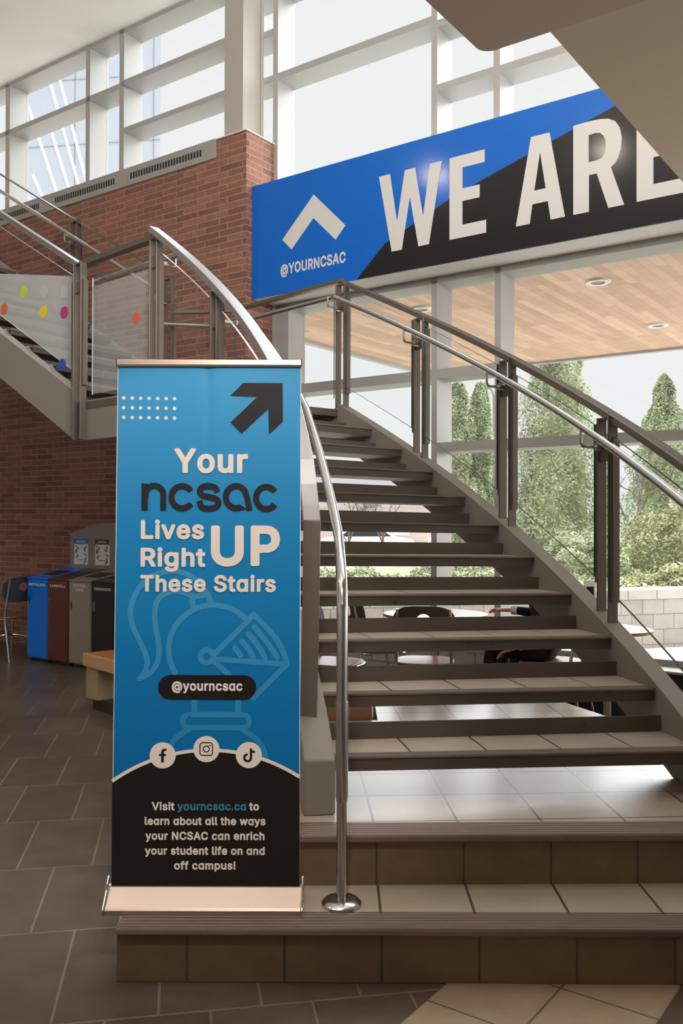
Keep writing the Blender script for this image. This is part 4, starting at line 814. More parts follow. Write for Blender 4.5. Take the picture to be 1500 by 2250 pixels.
# helmet emblem in light outline
mk = MB(); SW = 12.3
strokes = [
 smooth2d([(458, 1310), (440, 1282), (412, 1263), (385, 1256), (360, 1258), (335, 1267), (313, 1285), (298, 1308), (289, 1335), (288, 1352), (293, 1377), (306, 1405), (319, 1432), (325, 1453), (322, 1471), (315, 1484), (309, 1491)]),
 smooth2d([(424, 1311), (402, 1302), (380, 1300), (362, 1306), (348, 1319), (341, 1341), (342, 1372), (348, 1403), (351, 1432), (347, 1456), (337, 1473), (325, 1483), (309, 1491)]),
 [(422, 1312), (425, 1332)], [(428, 1312), (457, 1306)], [(457, 1306), (465, 1327)],
 [(470 + 98*math.cos(math.radians(a)), 1428 - 98*math.sin(math.radians(a))) for a in range(40, 214, 5)],
 [(474.6, 1435), (545, 1365), (558, 1350)], smooth2d([(558, 1350), (595, 1388), (618, 1421), (631.5, 1456)]),
 [(474.6, 1448.6), (627, 1459)], [(631.5, 1459), (558, 1534)], [(474.6, 1456), (504, 1482)],
 smooth2d([(559.7, 1378), (585, 1408), (602, 1432), (609.5, 1444)]), smooth2d([(546.5, 1393), (570, 1422), (583, 1446)]),
 smooth2d([(532, 1409), (548, 1428), (557, 1444)]), [(517, 1424), (529, 1440)],
 [(429, 1538), (429, 1570)], [(524.5, 1538), (524.5, 1570)],
 [(416, 1570), (536, 1570), (546, 1574), (549, 1584), (546, 1594), (536, 1598), (416, 1598), (406, 1594), (403, 1584), (406, 1574), (416, 1570)],
 smooth2d([(416, 1603), (390, 1620), (373, 1645), (366, 1662)]), smooth2d([(536, 1603), (565, 1624), (582, 1650), (587, 1672)]),
 [(455.6 + 14*math.cos(math.radians(a)), 1443 + 14*math.sin(math.radians(a))) for a in range(0, 361, 12)]]
for s_ in strokes:
    cl_ = math.dist(s_[0], s_[-1]) < 2
    flat(mk, ribbon2d([BP(*p) for p in s_], SW*KX, not cl_), lay(.0008))
mk.build('helmet_emblem', M['mark'], gr)
# black foot of the artwork under a white arc
def circ3(a, b, c):
    (x1, y1), (x2, y2), (x3, y3) = a, b, c
    d = 2*(x1*(y2-y3)+x2*(y3-y1)+x3*(y1-y2))
    ux = ((x1*x1+y1*y1)*(y2-y3)+(x2*x2+y2*y2)*(y3-y1)+(x3*x3+y3*y3)*(y1-y2))/d
    uy = ((x1*x1+y1*y1)*(x3-x2)+(x2*x2+y2*y2)*(x1-x3)+(x3*x3+y3*y3)*(x2-x1))/d
    return ux, uy, math.hypot(x1-ux, y1-uy)
cx_, cy_, cr_ = circ3((252, 1714), (456, 1647.5), (659, 1705))
arc = []
for i in range(41):
    x = 249.6 + (660-249.6)*i/40; arc.append((x, cy_ - math.sqrt(cr_*cr_ - (x-cx_)**2)))
v = [BP(*p) for p in arc] + [(bx_(660.3), z0), (bx_(248.7), z0)]
flat(MB(), poly2d(v), lay(.0012)).build('black_field', M['black'], gr)
flat(MB(), ribbon2d([BP(*p) for p in arc], 7.6*KX, False), lay(.0016)).build('white_arc', M['cream'], gr)
# arrow, dots, pill, icons
flat(MB(), poly2d([BP(240+x*.2933, 780+y*.2933) for x, y in [(1000, 210), (1295, 212), (1298, 498), (1193, 598), (1188, 405), (988, 592), (905, 507), (1105, 316), (903, 308)]]), lay(.0012)).build('arrow', M['navy'], gr)
dm = MB()
for r in range(3):
    for c in range(7): flat(dm, poly2d(circle2d(*BP(240+(105+63.5*c)*.2933, 780+(326+72.5*r+c*.9)*.2933), 4*KX, 20)), lay(.0012))
dm.build('dot_grid', M['cream'], gr)
pill = [(376.0 + 27*math.cos(math.radians(a)), 1510.3 - 27*math.sin(math.radians(a))) for a in range(90, 271, 9)] + [(537 + 27*math.cos(math.radians(a)), 1510.3 - 27*math.sin(math.radians(a))) for a in range(-90, 91, 9)]
flat(MB(), poly2d([BP(*p) for p in pill]), lay(.0012)).build('pill', M['black'], gr)
ic = [(360, 1659), (455.6, 1645), (548.6, 1658)]
for c in ic: flat(MB(), poly2d(circle2d(*BP(*c), 28.6*KX, 48)), lay(.0020)).build('icon_disc', M['cream'], gr)
Z3 = lambda pts: [BP(240+x*.2933, 1280+y*.2933) for x, y in pts]
fI = MB(); flat(fI, poly2d(Z3([(398, 1345), (398, 1297), (382, 1297), (382, 1282), (398, 1282), (398, 1268), (402, 1252), (413, 1243), (437, 1241), (437, 1257), (424, 1259), (418, 1266), (418, 1282), (436, 1282), (433, 1297), (418, 1297), (418, 1345)])), lay(.0026)); fI.build('icon', M['black'], gr)
ig = MB()
def rr(cx, cy, hw, r, n=8):
    out = []
    for qx, qy, a0 in ((1, 1, 0), (-1, 1, 90), (-1, -1, 180), (1, -1, 270)):
        for k in range(n+1):
            a = math.radians(a0 + 90*k/n); out.append((cx + qx*(hw-r) + r*math.cos(a), cy + qy*(hw-r) + r*math.sin(a)))
    return out
q = rr(734, 1244, 47, 20); flat(ig, ribbon2d(Z3(q + q[:1]), 8*.2933*KX, False), lay(.0026))
flat(ig, ribbon2d(Z3([(734+22*math.cos(math.radians(a)), 1244+22*math.sin(math.radians(a))) for a in range(0, 361, 8)]), 8*.2933*KX, False), lay(.0026))
flat(ig, poly2d(circle2d(*Z3([(761, 1217)])[0], 6*.2933*KX, 16)), lay(.0026)); ig.build('icon', M['black'], gr)
tk = MB()
note = [(1043+25*math.cos(math.radians(a)), 1308+25*math.sin(math.radians(a))) for a in range(270, -5, -10)]
flat(tk, ribbon2d(Z3(note + [(1068, 1290), (1068, 1238)]), 17*.2933*KX, False), lay(.0026))
flat(tk, ribbon2d(Z3(smooth2d([(1066, 1240), (1071, 1254), (1082, 1262), (1098, 1266)])), 15*.2933*KX, False), lay(.00265)); tk.build('icon', M['black'], gr)
def wr(body, x0, x1, base, cap, m, bold=.018, name='lettering'):
    a, b = BP(x0, base), BP(x1, base)
    flat(MB(), text2d(body, a[0], b[0], a[1], cap*KX, bold), lay(.0026)).build(name, M[m], gr)
wr('Your', 382.7, 544.3, 1040.5, 54.6, 'cream', .024)
wr('Lives', 309.8, 448.8, 1185.6, 42, 'cream', .022); wr('Right', 309.5, 451.8, 1246.3, 42, 'cream', .022)
wr('UP', 463.8, 615.4, 1244.3, 89.5, 'cream', .024); wr('These Stairs', 309.2, 606.6, 1301, 37, 'cream', .022)
wr('@yourncsac', 379.5, 534, 1517.6, 21.5, 'cream', .018)
wr('Visit', 336.8, 386.5, 1778.8, 18.2, 'cream'); wr('yourncsac.ca', 392.5, 543, 1778.8, 18.2, 'teal'); wr('to', 549.5, 571.4, 1778.8, 18.2, 'cream')
wr('learn about all the ways', 321.2, 585.5, 1811, 18.2, 'cream'); wr('your NCSAC can enrich', 323, 583.5, 1843.4, 18.2, 'cream')
wr('your student life on and', 322, 584, 1875.8, 18.2, 'cream'); wr('off campus!', 386, 520.4, 1907.9, 18.2, 'cream')
# the wide rounded word mark
B1 = lambda pts: [BP(240+x*.2933, 780+y*.2933) for x, y in pts]
wm = MB(); SWM = 45*.2933*KX
def arcp(cx, cy, rx, ry, a0, a1, n=40): return [(cx + rx*math.cos(math.radians(a0+(a1-a0)*k/n)), cy - ry*math.sin(math.radians(a0+(a1-a0)*k/n))) for k in range(n+1)]
flat(wm, ribbon2d(B1([(265, 967), (265, 1168)]), 48*.2933*KX, False), lay(.0026))
flat(wm, ribbon2d(B1([(268, 1080)] + arcp(338, 1053, 67, 70, 160, 0) + [(405, 1168)]), SWM, False), lay(.00265))
flat(wm, ribbon2d(B1(arcp(546, 1068, 80, 83, 35, 325, 50)), SWM, False), lay(.0026))
flat(wm, ribbon2d(B1(smooth2d([(808, 1030), (795, 998), (745, 984), (695, 994), (678, 1022), (694, 1052), (745, 1066), (798, 1080), (817, 1110), (800, 1140), (748, 1153), (694, 1142), (674, 1095)], 8)), SWM, False), lay(.0026))
flat(wm, ribbon2d(B1(arcp(950, 1066, 77, 82, -62, -330, 50) + [(1034, 1080), (1050, 1168)]), SWM, False), lay(.0026))
flat(wm, poly2d(B1([(940, 1172), (930, 1136), (985, 1126), (1030, 1158)])), lay(.0027))
flat(wm, ribbon2d(B1(arcp(1176, 1072, 77, 83, 35, 325, 50)), SWM, False), lay(.0026))
wm.build('word_mark', M['navy'], gr)
# hardware: top rail, pole, base cassette, chrome end caps, feet
tr = MB(); za, zb = bz_(806.5), bz_(791.5)
prof = [(-.009, za), (-.011, za+.006), (-.0085, zb), (.006, zb), (.008, za)]
tr.extr([(bx_(256), BY+y, z) for y, z in prof], (bx_(661)-bx_(256), 0, 0)); to = tr.build('top_rail', M['alu'], t, bevel=.0012)
for x in (bx_(256)-.002, bx_(661)): MB().box(x, BY-.012, za-.001, x+.003, BY+.009, zb+.001).build('end_cap', M['chrome'], to)
MB().tube([(-.44, BY+.035, .22), (-.44, BY+.03, 1.94)], .008, 10).build('support_pole', M['dark'], t)
XL, XR = -.756, -.128
pr_ = [(2.884, .181), (2.8825, .197), (2.889, .204), (2.948, .247), (2.956, .249), (2.975, .247), (3.03, .225), (3.055, .2), (3.055, .181)]
c = MB(); c.extr([(XL, y, z) for y, z in pr_], (XR-XL, 0, 0)); c.build('base_cassette', M['alu'], t, bevel=.0015)
for x in (XL-.009, XR):
    e = MB()
    cap = [(2.879, .1805), (2.876, .199), (2.884, .208), (2.925, .246), (2.935, .262), (2.952, .281), (2.968, .283), (2.985, .275), (3.04, .232), (3.06, .205), (3.06, .1805)]
    e.extr([(x, y, z) for y, z in cap], (.009, 0, 0)); e.build('end_cap', M['chrome'], t, bevel=.003)

# ================================================================ SORTING BINS BY THE BRICK WALL
def FB(dn, s0): return lambda x, z: F(s0 + x, 5.62 - dn, z)
bn = [('blue', 'binblue', 'blue sorting bin marked RECYCLING, leftmost of the row', ['RECYCLING']), ('maroon', 'binbrown', 'maroon sorting bin marked LANDFILL beside the blue one', ['LANDFILL']),
      ('grey', 'bingrey', 'grey sorting bin marked COFFEE CUPS', ['COFFEE', 'CUPS']), ('black', 'binblack', 'black sorting bin marked ORGANICS beside the banner edge', ['ORGANICS'])]
SINGLE_A = False
for k, (cn, mt, lab, words) in enumerate(bn):
    s0 = -7.98 + .336*k; s1 = s0 + .333
    t = thing('sorting_bin', F((s0+s1)/2, 5.85, 0), lab, 'bin', 'sorting bins along the brick wall')
    m = MB(); m.hexa([F(s0, 5.63, .04), F(s1, 5.63, .04), F(s1, 6.12, .04), F(s0, 6.12, .04), F(s0, 5.63, .845), F(s1, 5.63, .845), F(s1, 6.12, .925), F(s0, 6.12, .925)])
    m.fbox(s0+.02, 5.66, 0, s1-.02, 6.1, .04, 1); m.build('body', [M[mt], M['dark']], t, bevel=.004)
    sl_ = (.925-.845)/.49
    T = lambda s, n, o_=0: F(s, n, .845 + (n-5.63)*sl_ + o_)
    lid = MB()
    lid.hexa([T(s0, 5.62), T(s1, 5.62), T(s1, 6.12), T(s0, 6.12), T(s0, 5.62, .014), T(s1, 5.62, .014), T(s1, 6.12, .014), T(s0, 6.12, .014)])
    lo = lid.build('lid', M[mt], t, bevel=.003)
    op = MB(); op.hexa([T(s0+.05, 5.76, .0135), T(s1-.05, 5.76, .0135), T(s1-.05, 5.97, .0135), T(s0+.05, 5.97, .0135), T(s0+.05, 5.76, .0155), T(s1-.05, 5.76, .0155), T(s1-.05, 5.97, .0155), T(s0+.05, 5.97, .0155)])
    op.build('opening', M['dark'], lo)
    d = MB(); d.fbox(s0+.010, 5.62, .055, s1-.010, 5.63, .835); dr = d.build('door', M[mt], t, bevel=.002)
    hs = s0 + .045; h = MB()
    cap_ = [(hs + .014*math.cos(math.radians(a)), .615 + .028 + .014*math.sin(math.radians(a))) for a in range(0, 181, 20)] + [(hs + .014*math.cos(math.radians(a)), .615 - .028 + .014*math.sin(math.radians(a))) for a in range(180, 361, 20)]
    hv, hf = ribbon2d(cap_ + cap_[:2], .007, False); flat(h, (hv, hf), lambda x, z: F(x, 5.6185, z)); h.build('handle', M['steel'] if k != 2 else M['chairbrown'], dr)
    hh = MB(); hh.extr([F(hs + .5*(x-hs), 5.6195, .615 + (z-.615)*.8) for x, z in cap_], EN*-.0006); hh.build('handle_recess', M['dark'] if k != 3 else M['chairbrown'], dr)
    for j, wd in enumerate(words):
        mid = s0 + .168; hw_ = .0165*len(wd)
        flat(MB(), text2d(wd, mid-hw_*.9, mid+hw_*.9, .775 - .04*j - (.0 if len(words) == 1 else -.018), .026, .012), lambda x, z: F(x, 5.6188, z)).build('lettering', M['label'], dr)
# arched back board with two posters
t = thing('back_board', F(-7.3, 6.15, .6), 'grey arched board with two posters standing behind the bins', 'board')
arcpts = [(-7.96 + 1.32*i/24, 1.30 + .118*math.sin(math.pi*i/24)) for i in range(25)]
m = MB(); m.extr([F(s, 6.14, z) for s, z in [(-7.96, .0), (-6.64, .0)] + arcpts[::-1]], EN*.02); m.build('board', M['bingrey'], t)
for s0, hc, word in ((-7.885, 'binblue', 'RECYCLING'), (-7.545, 'binbrown', 'LANDFILL')):
    p = MB(); p.fbox(s0, 6.134, .975, s0+.225, 6.14, 1.245); po = p.build('poster', M['paper'], t)
    MB().fbox(s0, 6.1325, 1.19, s0+.225, 6.1345, 1.245).build('header', M[hc], po)
    flat(MB(), text2d(word, s0+.04, s0+.185, 1.207, .02, .012), lambda x, z: F(x, 6.1320, z)).build('lettering', M['label'], po)
    pc = MB(); rnd = random.Random(3)
    for i in range(26):
        x = s0 + (.02 if i % 2 else .155) + rnd.random()*.045; z = .99 + rnd.random()*.18; r = .006 + rnd.random()*.008
        pc.extr([F(x + r*math.cos(q_), 6.1335, z + r*1.3*math.sin(q_)) for q_ in (0, 1.2, 2.6, 3.9, 5.1)], EN*-.0006)
    pc.build('printed_items', M['chairwood' if hc == 'binbrown' else 'teal'], po)
    MB().fbox(s0+.06, 6.1325, 1.02, s0+.165, 6.134, 1.027).build('printed_line', M[hc], po)
SINGLE_A = True

# ================================================================ BENCHES
def bench(name, p, q, nrm, dep, lab):
    p, q = Vector(p), Vector(q); d = (q-p).normalized(); n = Vector(nrm).normalized()
    t = thing(name, ((p+q)/2 + n*dep/2), lab, 'bench', 'low wooden benches')
    def blk(a0, a1, b0, b1, z0, z1):
        L = (q-p).length; m = MB(); P = lambda a, b: p + d*a + n*b
        return m.hexa([P(a, b) + Vector((0, 0, z)) for z in (z0, z1) for a, b in ((a0, b0), (a1, b0), (a1, b1), (a0, b1))])
    L = (q-p).length
    blk(.03, L-.03, .03, dep-.03, .415, .43).build('seat', M['benchtop'], t)
    fr = blk(0, L, 0, .05, .33, .425); fr.mi = [0]*6
    for a in ((0, L, dep-.05, dep), (0, .05, .05, dep-.05), (L-.05, L, .05, dep-.05)): 
        b_ = blk(*a, .33, .425); k = len(fr.v); fr.add(b_.v, b_.f)
    fr.build('frame', M['benchwood'], t, bevel=.004)
    for a0 in (.02, L-.22):
        blk(a0, a0+.2, .02, dep-.02, .09, .33).build('leg', M['concrete'], t)
    blk(.06, L-.06, .06, dep-.06, .0, .09).build('plinth', M['plinth'], t)
bench('bench', (-1.985, 6.90, 0), (-1.05, 5.80, 0), (.762, .648, 0), .42, 'low wood framed bench on a concrete base, left of the banner')
bench('bench', (-1.0, 4.98, 0), (.172, 4.98, 0), (0, 1, 0), .4, 'low wood framed bench glimpsed between the lowest stair treads')

# ================================================================ CAFE CHAIRS AND TABLES
def make_chair(lab, backm):
    t = thing('cafe_chair', (0, 0, 0), lab, 'chair', 'metal cafe chairs')
    # built facing +y, seat centre at the origin
    sm = MB(); pts = []
    for i in range(32):
        a = 2*math.pi*i/32; c_, s_ = math.cos(a), math.sin(a)
        pts.append((.205*math.copysign(abs(c_)**.6, c_), .20*math.copysign(abs(s_)**.6, s_)))
    sm.sweep([[(x*.97, y*.97, .435) for x, y in pts], [(x, y, .441) for x, y in pts], [(x, y, .449) for x, y in pts], [(x*.98, y*.98, .455) for x, y in pts]])
    sm.build('seat', M['chairwood'], t, smooth=True)
    # curved plywood back with a round hole
    N = 14; rows = 8; bk = MB(); hole = set()
    def bp(u, v, k):
        wv = .20 + .02*v - .05*max(0, v-.75)*4*.5
        x = u*wv; y = -.205 - .05*v + .05*u*u + k*.011; return (x, y, .60 + .26*v)
    # ring of quads between the outline and the hole
    n = 40; out = []; inn = []
    for i in range(n):
        a = 2*math.pi*i/n; c_, s_ = math.cos(a), math.sin(a)
        out.append((math.copysign(abs(c_)**.55, c_), .5 + .5*math.copysign(abs(s_)**.6, s_))); inn.append((.24*c_, .60 + .19*s_))
    rings = [[bp(u, v, 0) for u, v in inn], [bp(u, v, 0) for u, v in out], [bp(u, v, 1) for u, v in out], [bp(u, v, 1) for u, v in inn], [bp(u, v, 0) for u, v in inn]]
    bk.sweep(rings, caps=False); bk.build('backrest', M[backm], t, smooth=True)
    for sx in (-1, 1):
        r = MB(); r.tube([Vector(p) for p in smooth2d([(sx*.20, -.275, 0), (sx*.195, -.225, .25), (sx*.19, -.19, .44), (sx*.185, -.215, .62), (sx*.18, -.255, .84)], 5)], .011, 10); r.build('leg', M['steel'], t, smooth=True)
        f_ = MB(); f_.tube([Vector(p) for p in smooth2d([(sx*.205, .215, 0), (sx*.195, .19, .22), (sx*.185, .165, .43)], 5)], .011, 10); f_.build('leg', M['steel'], t, smooth=True)
    b = MB(); b.tube([Vector(p) for p in smooth2d([(-.19, -.19, .43), (-.187, 0, .43), (-.185, .165, .43), (0, .185, .43), (.185, .165, .43), (.187, 0, .43), (.19, -.19, .43)], 4)], .009, 8)
    b.tube([Vector(p) for p in smooth2d([(-.197, -.235, .20), (-.06, -.02, .24), (.06, .02, .24), (.197, .2, .20)], 5)], .008, 8)
    b.tube([Vector(p) for p in smooth2d([(.197, -.235, .20), (.06, -.02, .245), (-.06, .02, .245), (-.197, .2, .20)], 5)], .008, 8)
    b.build('seat_frame', M['steel'], t, smooth=True)
    return t
c1 = make_chair('cafe chair with slate blue back, beside the blue recycling bin', 'chairback')
c1.location = (-3.47, 9.37, 0); c1.rotation_euler.z = math.radians(58)
c2 = make_chair('cafe chair with dark brown back, tucked at the near side of the window table', 'chairbrown'); c2.location = (.60, 6.42, 0); c2.rotation_euler.z = math.radians(-8)
def chair_copy(src, lab, x, y, rz):
    c = copy_tree(src); c['label'] = lab; c.location = (x, y, 0); c.rotation_euler.z = math.radians(rz); return c
chair_copy(c1, 'cafe chair at the left edge of the picture, behind the blue backed one', -4.05, 9.62, 100)
chair_copy(c2, 'cafe chair on the left of the window table, seen between the treads', .27, 7.06, -70)
chair_copy(c2, 'cafe chair the seated person in black sits on', 1.50, 6.44, 62)
chair_copy(c2, 'cafe chair left of the window table, nearest the handrail post', -.06, 6.36, -115)
def table(lab, x, y, r, edge):
    t = thing('cafe_table', (x, y, 0), lab, 'table', 'round cafe tables')
    tp = MB(); tp.lathe([(0, .722), (r-.004, .722), (r-.004, .741), (0, .741)], (x, y, 0), 48); tp.build('table_top', M['tablegrey'], t)
    ed = MB(); ed.sweep([[(x + rr_*math.cos(2*math.pi*i/48), y + rr_*math.sin(2*math.pi*i/48), z) for i in range(48)] for rr_, z in ((r-.004, .721), (r, .724), (r, .738), (r-.004, .742))], caps=False); ed.build('edge_band', M[edge], t, smooth=True)
    MB().tube([(x, y, .03), (x, y, .722)], .03, 16).build('column', M['steel'], t, smooth=True)
    MB().lathe([(0, 0), (.21, 0), (.21, .012), (.04, .03), (0, .03)], (x, y, 0.001), 32).build('base', M['steel'], t, smooth=True)
table('round cafe table with oak edge, seen between the stair treads', .72, 6.86, .40, 'tableedge')
table('round cafe table right of the stairs, beyond the last balustrade post', 1.76, 5.93, .29, 'tableedge')
t = thing('table_card', (1.66, 6.02, .742), 'tall white folded card with black print on the round table right of the stairs', 'card')
m = MB(); m.hexa([(1.625, 5.990, .743), (1.705, 5.990, .743), (1.705, 5.995, .743), (1.625, 5.995, .743), (1.625, 6.015, 1.05), (1.705, 6.015, 1.05), (1.705, 6.020, 1.05), (1.625, 6.020, 1.05)])
m.hexa([(1.625, 6.045, .743), (1.705, 6.045, .743), (1.705, 6.050, .743), (1.625, 6.050, .743), (1.625, 6.020, 1.05), (1.705, 6.020, 1.05), (1.705, 6.025, 1.05), (1.625, 6.025, 1.05)]); m.build('card', M['paper'], t)
MB().hexa([(1.64, 6.003, .93), (1.69, 6.003, .93), (1.69, 6.007, .93), (1.64, 6.007, .93), (1.64, 6.0105, 1.01), (1.69, 6.0105, 1.01), (1.69, 6.014, 1.01), (1.64, 6.014, 1.01)]).build('black_print', M['black'], t)

# ================================================================ SEATED PERSON (mostly hidden behind the stairs)
def skin_body(name, verts, edges, radii, root, matr, parent, sub=2):
    m = bpy.data.meshes.new(name); org = WL[parent.name]
    m.from_pydata([Vector(v) - org for v in verts], edges, [])
    o = bpy.data.objects.new(name, m); COL.objects.link(o)
    sk = o.modifiers.new('skin', 'SKIN'); sk.use_smooth_shade = True
    for i, r in enumerate(radii):
        sv_ = m.skin_vertices[0].data[i]; sv_.radius = r if isinstance(r, tuple) else (r, r); sv_.use_root = (i == root)
    s_ = o.modifiers.new('sub', 'SUBSURF'); s_.levels = sub; s_.render_levels = sub
    bpy.context.view_layer.update()
    me = bpy.data.meshes.new_from_object(o.evaluated_get(bpy.context.evaluated_depsgraph_get()))
    bpy.data.objects.remove(o); bpy.data.meshes.remove(m); me.name = name
    o = bpy.data.objects.new(name, me); COL.objects.link(o); o.parent = parent
    me.materials.clear(); me.materials.append(matr)
    for p in me.polygons: p.use_smooth = True
    WL[o.name] = org; return o
pc = Vector((1.50, 6.44, 0))
per = thing('person', pc, 'seated person in black at the window table, mostly hidden by the stairs', 'person')
fw_ = Vector((-.86, .5, 0)).normalized(); rt = Vector((fw_.y, -fw_.x, 0))     # facing the table
def Q(f_, r_, z): return tuple(pc + fw_*f_ + rt*r_ + Vector((0, 0, z)))
V_ = []; E_ = []; R_ = []
def chain(start, pts):
    prev = start
    for p, r in pts:
        V_.append(p); R_.append(r)
        if prev is not None: E_.append((prev, len(V_)-1))
        prev = len(V_)-1
    return prev
hip = chain(None, [(Q(-.06, 0, .56), (.15, .12))])
ch_ = chain(hip, [(Q(-.04, 0, .69), (.14, .105)), (Q(.02, 0, .82), (.15, .11)), (Q(.06, 0, .92), (.145, .10))])
nk = chain(ch_, [(Q(.11, 0, .99), .055)])
hd = chain(nk, [(Q(.15, 0, 1.03), .06), (Q(.18, 0, 1.07), (.07, .078)), (Q(.18, 0, 1.13), (.062, .072))])
ends = []
for sd in (-1, 1):
    sh = chain(ch_, [(Q(.06, sd*.17, .93), .062)])
    if sd > 0: w_ = chain(sh, [(Q(.12, sd*.23, .75), .046), (Q(.30, sd*.10, .785), .032), (Q(.33, sd*.08, .785), .026)]); ends.append((w_, Q(.33, sd*.08, .785), fw_, sd))
    else: w_ = chain(sh, [(Q(.0, sd*.25, .73), .046), (Q(.14, sd*.24, .585), .032), (Q(.165, sd*.24, .565), .026)]); ends.append((w_, Q(.165, sd*.24, .560), (fw_ + Vector((0, 0, -.45))).normalized(), sd))
    chain(hip, [(Q(.02, sd*.10, .53), .088), (Q(.40, sd*.13, .52), .062), (Q(.41, sd*.13, .28), .05), (Q(.38, sd*.13, .075), .036), (Q(.50, sd*.14, .045), .036)])
body_n = len(V_)
skin_body('body', V_, E_, R_, 0, M['cloth'], per)
# head with face, and the two hands
hv = MB(); hc_ = Vector(Q(.19, 0, 1.10)); rings = []
for j in range(1, 16):
    ph = math.pi*j/16; r = math.sin(ph); z = math.cos(ph)*.118; rows_ = []
    for i in range(24):
        a = 2*math.pi*i/24; fx = math.cos(a)*r; sx_ = math.sin(a)*r
        d = .092*fx; sdx = .074*sx_
        if fx > .6 and abs(sx_) < .22 and -.045 < z < .01: d += .022*(1-abs(sx_)/.22)        # nose
        if fx > .5 and .005 < z < .03 and .2 < abs(sx_) < .55: d -= .008                     # eye sockets
        if fx > .6 and abs(sx_) < .35 and -.075 < z < -.055: d += .006                       # lips
        if z < -.05: sdx *= 1 + (z+.05)*4
        rows_.append(tuple(hc_ + fw_*d + rt*sdx + Vector((0, 0, z))))
    rings.append(rows_)
hv.sweep(rings); hdo = hv.build('head', M['skin'], per, smooth=True)
for sd in (-1, 1):
    e = MB(); e.lathe([(0, -.004), (.009, 0), (0, .006)], tuple(hc_ + fw_*.086 + rt*sd*.03 + Vector((0, 0, .016))), 12); e.build('eye', M['dark'], hdo)
    e = MB(); c_ = hc_ + rt*sd*.074 + fw_*-.005; e.sweep([[tuple(c_ + fw_*(.016*k*math.cos(q)) + Vector((0, 0, .03*k*math.sin(q))) + rt*sd*o_) for q in [2*math.pi*i/14 for i in range(14)]] for k, o_ in ((.8, 0), (1, .006), (.7, .012))]); e.build('ear', M['skin'], hdo, smooth=True)
hr_ = MB(); rings = []
for j in range(0, 11):
    ph = math.pi*(.02 + .50*j/10); r = math.sin(ph); z = math.cos(ph)*.128
    rings.append([tuple(hc_ + fw_*(.1*math.cos(a)*r*(1 if math.cos(a) < .3 or z > .055 else .80) - .006) + rt*(.081*math.sin(a)*r) + Vector((0, 0, z - (.07 if math.cos(a) < .1 and j > 7 else 0)*(j-7)/3))) for a in [2*math.pi*i/24 for i in range(24)]])
hr_.sweep(rings); hr_.build('hair', M['hair'], per, smooth=True)
for (w_, p, d, sd) in ends:
    p = Vector(p); V2 = [p - d*.03, p + d*.03, p + d*.075]; R2_ = [(.024, .017), (.034, .014), (.036, .012)]; E2_ = [(0, 1), (1, 2)]
    for k, (off, L) in enumerate(((-.027, .068), (-.009, .078), (.009, .073), (.026, .058))):
        b0_ = p + d*.085 + rt*off; k0 = len(V2)
        V2 += [b0_, b0_ + d*L*.45 + Vector((0, 0, .004)), b0_ + d*L*.8 + Vector((0, 0, -.012)), b0_ + d*L + Vector((0, 0, -.03))]
        R2_ += [.009, .0085, .008, .007]; E2_ += [(2, k0), (k0, k0+1), (k0+1, k0+2), (k0+2, k0+3)]
    k0 = len(V2); th = rt*(-sd)
    V2 += [p + d*.035 + th*.03, p + d*.065 + th*.052, p + d*.092 + th*.056 + Vector((0, 0, -.008))]; R2_ += [.012, .010, .008]; E2_ += [(1, k0), (k0, k0+1), (k0+1, k0+2)]
    skin_body('hand', [tuple(q) for q in V2], E2_, R2_, 0, M['skin'], per, 1)
    MB().tube([p - d*.05, p - d*.012], [.034, .031], 14).build('cuff', M['cuff'], per, smooth=True)

# ================================================================ OUTSIDE
GZ = -.27
struct('ground', MB().prism([tuple(F(s, n, 0)[:2]) for s, n in [(-60, 6.95), (60, 6.95), (60, 110), (-60, 110)]], GZ-.1, GZ), M['ground'])
def wallpts(x): return Vector((x, 12 + (x-3.7)*.33, 0))
wp, wq = wallpts(-1.1), wallpts(14); wd = (wq-wp).normalized(); wn = Vector((-wd.y, wd.x, 0))
def wbox(off, th, z0, z1):
    m = MB(); a, b = wp + wn*off, wq + wn*off; k = wn*th
    return m.hexa([q + Vector((0, 0, z)) for z in (z0, z1) for q in (a, b, b+k, a+k)])
gw = thing('garden_wall', (wp+wq)/2 + Vector((0, 0, GZ)), 'low pale block garden wall outside beyond the terrace', 'wall')
wbox(0, .4, GZ, .395).build('block_courses', M['stone'], gw, uv=lambda c, n: ((c-wp).dot(wd), c.z+.02))
wbox(-.03, .46, .395, .52).build('cap', M['stonecap'], gw, uv=lambda c, n: ((c-wp).dot(wd)+.1, c.z+.3))
lw = wbox(.46, 14, .1, .36); struct('lawn', lw, M['lawn'])
